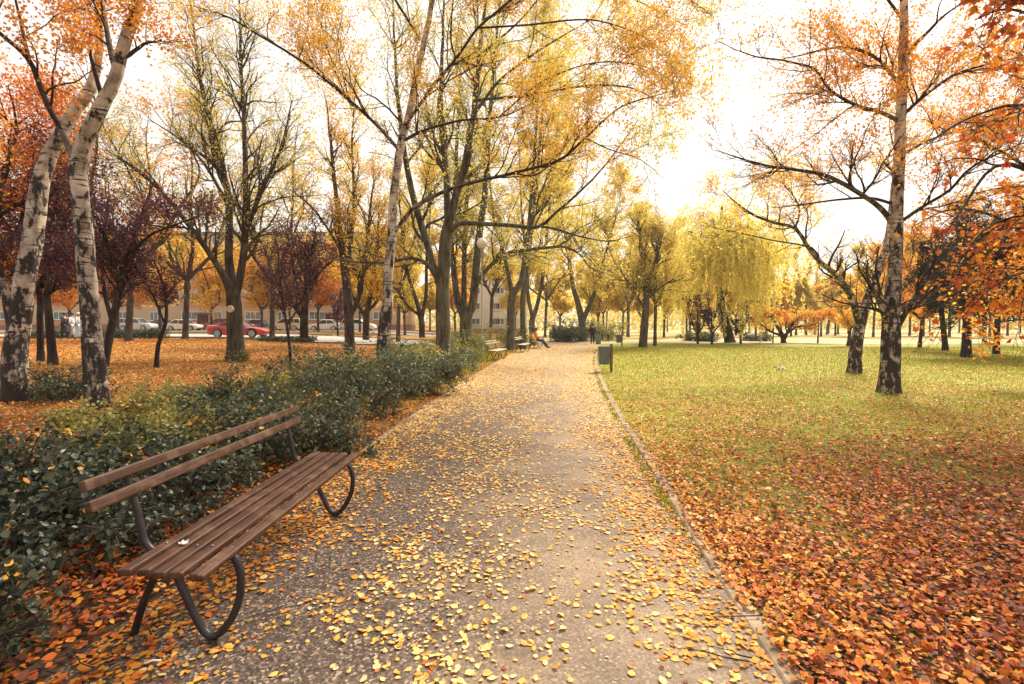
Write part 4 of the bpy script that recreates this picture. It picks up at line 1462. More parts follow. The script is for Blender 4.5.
# dark conifers and park trees at the right edge
def conifer(label, px, Y, Hh, r, R0, cb, n1, nleaf):
    b = gp(px, Y)
    g = np.random.default_rng(int(px * 3))
    tb = [(np.array([b, b + (0, 0, Hh * .4), b + (.05, .05, Hh)]), np.array([r, r * .75, .02]), cb)]
    for q in range(n1):
        z = Hh * (cb + (1 - cb) * (q / n1) ** .9)
        th = q * 2.4 + g.uniform(-.3, .3)
        L = R0 * (1 - (z / Hh - cb) / (1 - cb)) ** .7 * g.uniform(.75, 1.1) + .25
        d = np.array([math.cos(th), math.sin(th), 0])
        p0 = b + np.array([0, 0, z])
        tb.append((np.array([p0, p0 + d * L * .5 + (0, 0, .12 * L), p0 + d * L + (0, 0, -.05 * L)]), np.array([.05, .03, .008]), .15))
    return tree('pine_tree', label, b, tb, B_DARK, L_CONIFER, nleaf * 2, .17, 220, 900, 0, l1=.9, l2=.5, tmin=2, k0=9, k1=4, k2=3, tmpl=LEAF_SLIM, jit=.10, up1=.05, step=.5, group='dark pines')


conifer('dark pine with a thick bare trunk, left one at the right edge', 967, 23, 7.2, .24, 2.9, .30, 44, 8000)
conifer('dark pine with a slim reddish trunk close to the right edge', 997, 25.5, 7.4, .18, 2.8, .28, 42, 7000)
conifer('dark broad pine at the very right edge behind the red leaves', 1035, 22, 7.4, .24, 3.2, .24, 46, 9000)
auto('maple_tree', 'brown-orange tree with leaning trunks left of the dark pines', 946, 29, 8.0, .2, 2, .3, .3, L_ORANGE, 8500, .11, B_DARK, None, lean=.12, n1=40, n2=220, n3=500)
auto('maple_tree', 'orange tree between the dark pines, far behind', 985, 40, 9, .2, 3, .28, .28, L_ORANGE, 6000, .16, B_DARK, None, n1=36, n2=200, n3=300)
auto('maple_tree', 'orange-brown small tree just right of the tall birch trunk', 920, 33, 6.5, .15, 3, .3, .3, L_ORANGE, 5000, .12, B_DARK, None, n1=32, n2=180, n3=300)

# bare poplars on the skyline
pop = [(781, 70, 17, 'tallest bare poplar on the skyline right of the willow'), (796, 74, 15.5, 'bare poplar second from the left in the skyline row'),
       (806, 76, 13.5, 'bare poplar in the middle of the skyline row'), (815, 78, 13, 'slightly leaning bare poplar in the skyline row'),
       (827, 78, 12, 'short bare poplar in the skyline row'), (838, 80, 12.5, 'last bare poplar of the skyline row, left of the birch'),
       (690, 76, 16, 'bare poplar showing through the left of the willow'), (766, 82, 12, 'bare poplar just right of the willow')]
for px, Y, Hh, lab in pop:
    auto('poplar_tree', lab, px, Y, Hh, .26, 1, .02, .1, L_YELLOW, 900, .26, B_GREY, 'bare poplars', lean=.01, n1=70, n2=150, n3=0, a1=28, l1=2.0, l2=.9, up1=.7, tmin=.25)

# rows of far trees beyond the lawn
k = 0
g = np.random.default_rng(91)
spots = []
for px in np.arange(606, 1030, 19):
    spots.append((px + g.uniform(-6, 6), g.uniform(58, 76), g.uniform(8, 12.5)))
for px in np.arange(612, 1035, 27):
    spots.append((px + g.uniform(-8, 8), g.uniform(88, 110), g.uniform(14, 20)))
for px, Y, Hh in sorted(spots):
    if 766 < px < 850:      # low trees here: the bare poplars rise above them
        Hh = 7.6 if Y < 80 else 10.5
    lm = [L_YELLOW, L_GOLD, L_YELLOW, L_GOLD, L_OLIVE][k % 5] if px < 880 else [L_ORANGE, L_GOLD][k % 2]
    side = 'beyond the lawn'
    col = {L_YELLOW: 'yellow', L_GOLD: 'golden', L_OLIVE: 'olive', L_ORANGE: 'orange'}[lm]
    rank = 'nearer row' if Y < 80 else 'farther row'
    zone = ('left of the willow' if px < 690 else 'behind the willow' if px < 765 else 'below the bare poplars' if px < 845 else 'right of the birches' if px < 940 else 'behind the dark pines')
    auto('far_tree', f'{col} tree in the {rank} beyond the lawn, {zone}', px, Y, Hh, .2, 3, .3, .28, lm, 6500, .0048 * Y, B_BROWN, f'{col} trees of the {rank} beyond the lawn, {zone}',
         n1=30, n2=140, n3=0, lean=.02)
    k += 1
# far trees beyond the end of the path and behind the street
for px, Y, Hh, lm, lab in ((560, 70, 11, L_YELLOW, 'bright yellow tree straight beyond the end of the path'), (598, 66, 10, L_YELLOW, 'bright yellow tree above the standing person'),
                           (515, 80, 12, L_YELLOW, 'yellow tree far behind the second bench'), (455, 70, 12, L_GOLD, 'golden tree far behind the V-shaped trunk'),
                           (430, 85, 13, L_YELLOW, 'yellow tree far behind the tall grey tree'), (360, 80, 13, L_GOLD, 'golden tree beyond the street above the far white car')):
    auto('far_tree', lab, px, Y, Hh, .22, 3, .3, .26, lm, 9000, .005 * Y, B_BROWN, None, n1=36, n2=180, n3=0, lean=.02)

# ------------------------------------------------------------------ shrubs


def shrub(label, x, y, R, Hh, nleaf, ls, mat=L_SHRUB, name='shrub', group='shrubs along the path', nst=26, cat='shrub', slim=False, droop=.55):
    b = np.array([x, y, float(gz(x, y))])
    g = np.random.default_rng(int(abs(x * 1000 + y * 77)))
    root = thing(name, label, cat, b, 0, group)
    th = g.uniform(0, 2 * PI, nst)
    D = np.column_stack([np.cos(th) * g.uniform(.1, .9, nst), np.sin(th) * g.uniform(.1, .9, nst), np.full(nst, 1.)])
    P = b + np.column_stack([np.cos(th), np.sin(th), np.zeros(nst)]) * (R * .3 * g.random((nst, 1)))
    P[:, 2] -= .05
    D = unit(D)
    L = Hh * 1.15 * g.uniform(.7, 1.15, nst)
    pts = [P]
    for s in range(7):
        D = D + g.normal(size=(nst, 3)) * .12
        out = np.column_stack([np.cos(th), np.sin(th), np.zeros(nst)])
        D = unit(D + out * (R / Hh) * .16 - np.array([0, 0, droop * .35]) * (s / 6) ** 1.5)
        P = P + D * (L / 7)[:, None]
        pts.append(P)
    P1 = np.stack(pts, 1)
    R1 = np.repeat(np.linspace(.012, .004, 8)[None], nst, 0)
    tb = Tubes()
    tb.add(P1, R1, 5)
    P2, R2 = spawn(segs_of(P1, R1), nst * 9, .15, 55, Hh * .55, 5, .12, .16, .6, .006, g, sag=.4, rmin=.002)
    tb.add(P2, R2, 3)
    P3, R3 = spawn(segs_of(P2, R2), nst * 16, .1, 50, Hh * .3, 4, .05, .16, .6, .004, g, sag=.4, rmin=.0015)
    tb.add(P3, R3, 3)
    tb.build('stems', B_BROWN, root, b)
    segs = cat_segs([segs_of(P2, R2), segs_of(P3, R3)])
    cw = segs[4] * np.clip(1 + .9 * np.sin(segs[0][:, 0] * 7 + 2) * np.sin(segs[0][:, 1] * 6) * np.sin(segs[0][:, 2] * 8 + 1), .1, 2)
    q = g.choice(len(segs[0]), nleaf, p=cw / cw.sum())
    u = g.random((nleaf, 1))
    LP = segs[0][q] + (segs[1][q] - segs[0][q]) * u + g.normal(size=(nleaf, 3)) * ls * .7
    LP[:, 2] = np.maximum(LP[:, 2], b[2] + .03)
    near = y < 7.5
    V, Fs = scatter(LP, ls * .92 * g.uniform(.55, 1.35, nleaf), LEAF6 if near else LEAF4, .7, int(y * 100), None, g.normal(size=nleaf) * .5 + 1)
    np_mesh('foliage', V - b[None], Fs, mat, root)
    return root


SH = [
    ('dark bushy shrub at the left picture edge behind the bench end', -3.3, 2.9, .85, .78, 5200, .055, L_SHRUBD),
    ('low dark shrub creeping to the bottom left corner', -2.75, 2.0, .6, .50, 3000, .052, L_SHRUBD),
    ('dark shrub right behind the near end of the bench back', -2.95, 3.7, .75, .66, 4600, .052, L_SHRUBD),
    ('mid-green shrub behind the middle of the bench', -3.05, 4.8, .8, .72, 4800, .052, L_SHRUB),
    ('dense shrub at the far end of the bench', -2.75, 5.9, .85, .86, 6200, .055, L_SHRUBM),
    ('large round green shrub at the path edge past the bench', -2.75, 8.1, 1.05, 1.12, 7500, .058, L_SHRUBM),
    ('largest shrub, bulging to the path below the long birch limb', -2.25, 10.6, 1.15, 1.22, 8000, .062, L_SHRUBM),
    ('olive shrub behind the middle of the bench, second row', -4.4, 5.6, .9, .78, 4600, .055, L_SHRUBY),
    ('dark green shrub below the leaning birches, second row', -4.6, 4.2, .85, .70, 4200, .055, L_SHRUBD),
    ('yellowing shrub in front of the left plum sapling', -5.6, 8.0, 1.1, .75, 4800, .06, L_SHRUBY),
    ('spreading green shrub in the second row, left of the round one', -4.4, 7.6, 1.0, .84, 5000, .058, L_SHRUBM),
    ('yellow-green shrub round the foot of the middle birch', -3.8, 11.2, 1.1, 1.0, 5200, .065, L_SHRUBY),
    ('yellow-green shrub left of the middle birch', -5.0, 10.4, 1.2, .85, 5000, .065, L_SHRUBY),
    ('dark shrub between the two left birches', -9.0, 9.4, .8, .75, 3200, .06, L_SHRUB),
    ('low leafy shrub at the foot of the bent birch', -6.2, 7.0, .7, .42, 2400, .055, L_SHRUBY),
    ('yellowing shrub behind the largest one, by the grey trunk', -2.6, 13.8, 1.2, 1.05, 4800, .075, L_SHRUBY),
    ('pale yellow-green shrub before the nearer far bench', -2.2, 17.5, 1.1, .95, 4200, .085, L_SHRUBY),
    ('pale shrub left of the nearer far bench', -2.6, 22.0, 1.4, 1.3, 4200, .10, L_SHRUBY),
    ('yellow shrub behind the nearer far bench', -2.2, 27.0, 1.5, 1.5, 4200, .11, L_SHRUBY),
    ('yellow shrub behind the second far bench', .1, 32.5, 1.4, 1.5, 3600, .12, L_SHRUBY),
    ('yellow-green shrub in the verge behind the tall grey tree', -4.2, 19.0, 1.3, 1.1, 3800, .09, L_SHRUBY),
    ('low tuft of leaves at the foot of the stout grey tree', -10.5, 18.0, .45, .55, 700, .075, L_SHRUBY),
]
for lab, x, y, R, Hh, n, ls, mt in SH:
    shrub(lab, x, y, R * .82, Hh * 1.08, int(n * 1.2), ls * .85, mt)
g = np.random.default_rng(44)
P_ = []
for lab, x, y, R, Hh, n, ls, mt in SH[:15]:
    k_ = 26
    r_, t_ = R * .85 * np.sqrt(g.random(k_)), g.uniform(0, 6.28, k_)
    P_.append(np.column_stack([x + r_ * np.cos(t_), y + r_ * np.sin(t_), gz(x, y) + Hh * (.93 - .42 * (r_ / R) ** 2) * g.uniform(.88, 1.0, k_)]))
P_ = np.concatenate(P_)
leaf_object('fallen_leaves', P_, g.uniform(.03, .055, len(P_)), np.clip(.42 + .2 * g.normal(size=len(P_)), 0, 1), 'loose orange leaves caught on top of the shrubs', .5, 8)
c_ = gp(570, 45.5)
shrub('round dark green bush at the end of the path', c_[0], c_[1], 2.3, 2.3, 8000, .15, L_SHRUB, group=None, nst=40)
c_ = gp(604, 49)
shrub('yellow-green bush right of the round bush, behind the standing person', c_[0], c_[1], 1.8, 2.3, 3500, .17, L_SHRUBY, group=None)
for px, Y, R, lab in ((705, 46, 1.8, 'dark green bush left of the willow trunk'), (757, 47, 1.7, 'dark green bush right of the willow trunk'), (690, 48, 1.5, 'small green bush at the left end under the willow')):
    c_ = gp(px, Y)
    shrub(lab, c_[0], c_[1], R, 1.15, 2600, .14, L_SHRUB, group='green bushes under the willow')


def hedge(label, x0, x1, y, Hh, D, n):
    cx = (x0 + x1) / 2
    b = np.array([cx, y, float(gz(cx, y))])
    g = np.random.default_rng(int(abs(x0 * 31)))
    root = thing('clipped_hedge', label, 'hedge', b, 0, 'low clipped hedges by the road')
    m_ = 60
    P = np.column_stack([g.uniform(x0, x1, m_), np.full(m_, y) + g.uniform(-D / 3, D / 3, m_), np.full(m_, b[2] - .05)])
    Q = P + np.column_stack([g.normal(size=m_) * .15, g.normal(size=m_) * .1, np.full(m_, Hh * .9)])
    tb = Tubes()
    PP = np.stack([P, (P + Q) / 2 + g.normal(size=P.shape) * .04, Q], 1)
    tb.add(PP, np.repeat(np.array([[.012, .009, .005]]), m_, 0), 5)
    tb.build('stems', B_DARK, root, b)
    LP = np.column_stack([g.uniform(x0, x1, n), y + g.uniform(-.5, .5, n) * D, b[2] + Hh * g.uniform(.12, 1, n) ** .8 + g.normal(size=n) * .03])
    V, Fs = scatter(LP, .085 * g.uniform(.6, 1.3, n), LEAF4, .3, 9)
    np_mesh('foliage', V - b[None], Fs, L_PLUM if False else L_SHRUB, root)


hedge('low dark clipped hedge left of the plum sapling, beside the road', -27.5, -23.2, 31.5, .62, .9, 5200)
hedge('low dark clipped hedge behind the broad purple plum', -17.2, -13.4, 32.0, .40, .8, 3200)
hedge('low dark clipped hedge behind the walking people', -34, -29.5, 32.2, .55, .9, 4200)

# the far wood that closes the view: one mass
g = np.random.default_rng(5)
n = 110000
X = g.uniform(-330, 360, n)
Yb = 150 + 25 * np.sin(X * .013) + g.uniform(-14, 14, n)
top = 12 + 4 * np.sin(X * .11) * np.sin(X * .037 + 1) + 2.5 * np.sin(X * .31 + 2) + 1.5 * np.sin(X * .83)
Zb = np.clip(top * g.random(n) ** .8, .3, None)
P_ = np.column_stack([X, Yb, Zb])
V, Fs = scatter(P_, g.uniform(.5, 1.1, n), LEAF4, .2, 12)
tag(np_mesh('treeline', V, Fs, L_LIME), 'pale golden wood far beyond the park', None, None, 'stuff')
# ------------------------------------------------------------------ benches


def wood(name, c1, c2, c3, rough=.5, spec=.35):
    m, nt, out = new_mat(name)
    tc = N(nt, 'ShaderNodeTexCoord')
    mp = N(nt, 'ShaderNodeMapping')
    mp.inputs['Scale'].default_value = (18, .9, 18)
    nt.links.new(tc.outputs['Object'], mp.inputs[0])
    n = noise(nt, mp.outputs[0], 3.0, 7, .65)
    n2 = noise(nt, tc.outputs['Object'], 7, 5, .6)
    n3 = noise(nt, mp.outputs[0], 12, 4, .7)
    c = mix(nt, mapr(nt, n.outputs[0], .41, .59), c1, c2)
    c = mix(nt, mapr(nt, n2.outputs[0], .50, .70, 0, .45), c, c3)
    c = mix(nt, mapr(nt, n3.outputs[0], .54, .64, 0, .8), c, (c1[0] * .3, c1[1] * .3, c1[2] * .3))
    principled(nt, out, c, mapr(nt, n2.outputs[0], .3, .7, rough - .1, rough + .2), n3.outputs[0], .0025, spec)
    return m


WOOD = wood('bench wood', (.044, .018, .010), (.100, .043, .024), (.25, .145, .090), .5, .3)
WOODPALE = wood('weathered bench wood', (.36, .32, .22), (.50, .45, .33), (.58, .54, .42), .7)
STEEL = mottled('painted steel tube', (.010, .008, .012), (.030, .023, .027), 9, .45, .002, .5)
BOLT = mottled('bolt steel', (.12, .11, .10), (.25, .22, .2), 30, .5, .001, .5, .6)


def arc(pts, step=.02):
    return catmull(np.array(pts, float), step)


def bench(label, loc, rotz, wmat, group=None):
    root = thing('park_bench', label, 'bench', loc, rotz, group)
    Lg = 1.99
    seat = MB()
    zs = .462
    # five seat slats; the front one rolls over the edge and stands a little apart
    for xc, w_, dz, ang in ((-.032, .064, -.002, -.14), (-.130, .060, .004, -.03), (-.209, .060, .004, .02), (-.288, .060, .008, .04), (-.367, .060, .014, .06)):
        M = Matrix.Rotation(-ang, 3, 'Y')
        seat.box((xc, Lg / 2 + random.uniform(-.008, .008), zs + dz), (w_, Lg + random.uniform(-.015, .01), .032), M)
    seat.build('seat', wmat, root, .007, True, segs=3)
    back = MB()
    for zc, xc, h_ in ((.770, -.520, .056), (.866, -.545, .052)):
        M = Matrix.Rotation(math.radians(-14), 3, 'Y')
        back.box((xc, Lg / 2 + random.uniform(-.01, .01), zc), (.036, Lg, h_), M)
    back.build('backrest', wmat, root, .007, True, segs=3)
    for u in (.25, 1.80):
        a = MB()
        a.tube([(p[0], u, p[1]) for p in arc([(-.03, .438), (-.005, .40), (.012, .33), (.004, .22), (-.04, .11), (-.10, .035), (-.14, .018), (-.185, .045), (-.24, .15), (-.30, .29), (-.36, .425)])], .019, 10)
        a.build('front_leg', STEEL, root, 0, True)
        a = MB()
        a.tube([(p[0], u + .03, p[1]) for p in arc([(-.40, .43), (-.45, .32), (-.52, .16), (-.575, -.01)])], .018, 10)
        a.build('rear_leg', STEEL, root, 0, True)
        a = MB()
        a.tube([(p[0], u, p[1]) for p in arc([(-.02, .432), (-.2, .434), (-.36, .438), (-.43, .452), (-.475, .50), (-.495, .58), (-.515, .68), (-.545, .78), (-.572, .895)])], .017, 10)
        a.build('back_support', STEEL, root, 0, True)
        b_ = MB()
        for xc, z_ in ((-.132, .484), (-.210, .484), (-.288, .488), (-.366, .494), (-.034, .476)):
            b_.lathe([(.001, .0), (.008, .0), (.008, .002), (.005, .0045), (.001, .005)], 10, (xc, u, z_))
        b_.build('bolt', BOLT, root, 0, True)
    t_ = MB()
    t_.tube([(-.30, .25, .40), (-.30, 1.80, .40)], .012, 8)
    t_.build('tie_rod', STEEL, root, 0, True)
    return root


near_bench = bench('brown slatted park bench with curved dark tube legs, close by in front of the shrubs', (-1.385, 2.075, 0.006), -math.atan2(.05, 1.98), WOOD)
b2 = bench('pale slatted park bench beside the grey lamp base, nearer of the empty far benches', (-.65, 20.3, .004), math.radians(-12), WOODPALE, 'far park benches')
b3 = copy_tree(b2)
b3['label'] = 'pale slatted park bench standing empty just before the seated person'
b3.location = (.68, 26.6, .004)
b3.rotation_euler = (0, 0, math.radians(-12))
b4 = copy_tree(b2)
b4['label'] = 'park bench with a person sitting on it and an orange bag on its back'
b4.location = (1.66, 31.2, .004)
b4.rotation_euler = (0, 0, math.radians(-14))
b5 = copy_tree(b2)
b5['label'] = 'park bench standing between the slim trunks under the dark pines'
b5.location = tuple(gp(994, 29.5)); b5.rotation_euler = (0, 0, math.radians(86))

PAPER = mottled('white paper', (.75, .73, .68), (.85, .83, .80), 20, .8, .003)


def scrap(label, loc, s, seed):
    g = np.random.default_rng(seed)
    mb = MB()
    k = 6
    top = [[((i / k - .5) * s * (1 + .2 * g.normal()), (j / k - .5) * s * .7, .25 * s * abs(g.normal()) + .004) for j in range(k + 1)] for i in range(k + 1)]
    mb.loft([[(p[0], p[1], p[2]) for p in r] + [(p[0], p[1], max(p[2] - .06 * s, .0005)) for p in reversed(r)] for r in top])
    o = mb.build('paper_scrap', PAPER, None, loc=loc)
    return tag(o, label, 'litter')


scrap('small white paper scrap lying on the brown bench seat', (-1.655, 2.33, .497), .035, 1)
scrap('white crumpled paper on the green lawn left of the birches', tuple(gp(783, 16.6) + (0, 0, .03)), .22, 2)
mb = MB()
mb.tube([(-1.72, 2.14, .020), (-1.69, 2.155, .024), (-1.655, 2.16, .020)], .0045, 8)
tag(mb.build('cigarette_end', PAPER, None, 0, True), 'tiny white cigarette end among the leaves before the bench', 'litter')

# ------------------------------------------------------------------ litter bins
BINM = mottled('bin steel', (.075, .085, .095), (.13, .14, .145), 5, .55, .002, .4)
POSTW = wood('post wood', (.12, .07, .04), (.20, .12, .07), (.26, .18, .12), .7)


def litter_bin(label, loc, group):
    root = thing('litter_bin', label, 'litter bin', loc, 0, group)
    p = MB()
    p.box((0, 0, .45), (.085, .085, 1.02))
    p.build('post', POSTW, root, .01, True)
    c = MB()
    rings = []
    for z, sx, sy in ((.27, .30, .24), (.275, .325, .265), (.60, .35, .285), (.86, .365, .30)):
        rings.append([(-.245 + a * sx / 2, b * sy / 2, z) for a, b in ((-1, -.8), (-.8, -1), (.8, -1), (1, -.8), (1, .8), (.8, 1), (-.8, 1), (-1, .8))])
    # open top: inner wall going down again
    for z, sx, sy in ((.86, .335, .27), (.45, .31, .245), (.40, .31, .245)):
        rings.append([(-.245 + a * sx / 2, b * sy / 2, z) for a, b in ((-1, -.8), (-.8, -1), (.8, -1), (1, -.8), (1, .8), (.8, 1), (-.8, 1), (-1, .8))])
    c.loft(rings)
    c.build('container', BINM, root, .003)
    r = MB()
    rr = [(-.245 + a * .385 / 2, b * .32 / 2) for a, b in ((-1, -.8), (-.8, -1), (.8, -1), (1, -.8), (1, .8), (.8, 1), (-.8, 1), (-1, .8), (-1, -.8))]
    r.tube([(x, y, .862) for x, y in rr], .011, 8)
    r.build('rim', BINM, root, 0, True)
    k = MB()
    for z in (.40, .74):
        k.box((-.052, 0, z), (.022, .14, .05))
    k.build('bracket', BOLT, root, .003)
    return root


lb = litter_bin('dark grey litter bin on a wooden post at the right edge of the path', tuple(gp(611.5, 15.9)), 'litter bins')
lb2 = copy_tree(lb)
lb2['label'] = 'small far litter bin on a post beyond the lawn, left of the thick-trunked yellow tree'
lb2.location = tuple(gp(622, 35.5))

# ------------------------------------------------------------------ globe lamp
LAMPM = mottled('lamp paint', (.30, .32, .28), (.42, .43, .38), 6, .5, .002, .4)
GLOBE = mottled('opal globe', (.78, .74, .68), (.82, .79, .74), 3, .25, 0.0005, .5)
root = thing('street_lamp', 'globe street lamp with slim pole and thick grey foot by the far bench', 'street lamp', tuple(gp(482, 22.6)))
a = MB(); a.lathe([(.001, -.05), (.085, -.05), (.085, .92), (.075, 1.0), (.04, 1.06), (.001, 1.06)], 16); a.build('foot', LAMPM, root, 0, 'auto')
a = MB(); a.lathe([(.001, 1.05), (.036, 1.05), (.030, 3.5), (.026, 5.2), (.001, 5.2)], 12); a.build('pole', LAMPM, root, 0, 'auto')
a = MB(); a.lathe([(.001, 5.12), (.06, 5.12), (.10, 5.2), (.11, 5.28), (.001, 5.28)], 16); a.build('collar', LAMPM, root, 0, 'auto')
a = MB(); a.lathe([(.001, 5.262)] + [(.25 * math.sin(t), 5.5 - .25 * math.cos(t)) for t in np.linspace(.32, PI - .01, 16)], 24); a.build('globe', GLOBE, root, 0, True)

# ------------------------------------------------------------------ people
SKIN = mottled('skin', (.42, .24, .17), (.50, .30, .22), 8, .55, .001)
HAIRD = mottled('dark hair', (.02, .013, .01), (.05, .03, .02), 30, .6, .004)
HAIRW = mottled('white hair', (.55, .52, .48), (.68, .66, .62), 30, .6, .004)
DARKC = mottled('dark cloth', (.018, .018, .026), (.035, .034, .045), 12, .85, .004)
PURP = mottled('plum cloth', (.09, .02, .06), (.15, .035, .09), 12, .85, .004)
NAVY = mottled('navy cloth', (.02, .025, .06), (.04, .045, .09), 12, .85, .004)
ORNG = mottled('orange cloth', (.50, .14, .05), (.60, .20, .08), 12, .85, .004)
AMBER = mottled('amber cloth', (.65, .30, .04), (.75, .38, .06), 12, .8, .004)
BLUEC = mottled('pale blue cloth', (.42, .52, .60), (.52, .60, .66), 12, .85, .004)
PALEC = mottled('pale patterned cloth', (.40, .38, .42), (.66, .64, .66), 26, .85, .004)
GREYC = mottled('grey green cloth', (.13, .16, .14), (.20, .23, .20), 12, .85, .004)
LGREY = mottled('light grey cloth', (.36, .35, .34), (.46, .45, .43), 12, .85, .004)


def skin_mesh(name, verts, edges, rad, mat, parent, sub=2, extra=None):
    me = bpy.data.meshes.new(name)
    bm = bmesh.new()
    lay = bm.verts.layers.skin.verify()
    vs_ = []
    for i, p in enumerate(verts):
        v = bm.verts.new(p)
        r = rad[i]
        v[lay].radius = (r, r) if isinstance(r, (int, float)) else r
        v[lay].use_root = (i == 0)
        vs_.append(v)
    for a, b in edges:
        bm.edges.new((vs_[a], vs_[b]))
    bm.to_mesh(me); bm.free()
    tmp = bpy.data.objects.new(name + ' draft', me)
    COL.objects.link(tmp)
    tmp.modifiers.new('s', 'SKIN').use_smooth_shade = True
    tmp.modifiers.new('u', 'SUBSURF').levels = sub
    dg = bpy.context.evaluated_depsgraph_get()
    dg.update()
    me2 = bpy.data.meshes.new_from_object(tmp.evaluated_get(dg))
    bpy.data.objects.remove(tmp)
    if extra is not None:
        bm = bmesh.new(); bm.from_mesh(me2); extra(bm); bm.to_mesh(me2); bm.free()
    for p in me2.polygons:
        p.use_smooth = True
    me2.name = name
    me2.materials.clear()
    me2.materials.append(mat)
    o = bpy.data.objects.new(name, me2)
    return link(o, parent)


def stand_pose(step=.14, arm=.10, bend=.05, s=1.0):
    J = dict(pelvis=(0, 0, .93), waist=(0.01, 0, 1.08), chest=(.0, 0, 1.30), neck=(.01, 0, 1.47), chin=(.025, 0, 1.55), head=(.02, 0, 1.64))
    for sd, sg in (('l', 1), ('r', -1)):
        st = step * sg
        J['hip' + sd] = (0, .10 * sg, .90)
        J['knee' + sd] = (.5 * st + .04, .10 * sg, .50)
        J['ankle' + sd] = (st, .10 * sg, .085)
        J['toe' + sd] = (st + .17, .12 * sg, .035)
        J['sho' + sd] = (0, .175 * sg, 1.40)
        J['elb' + sd] = (-.03 - arm * sg, .24 * sg, 1.13)
        J['wri' + sd] = (.06 - arm * sg * 1.2 + bend, .25 * sg, .89)
        J['hand' + sd] = (.09 - arm * sg * 1.2 + bend, .25 * sg, .80)
    return {k: tuple(c * s for c in v) for k, v in J.items()}


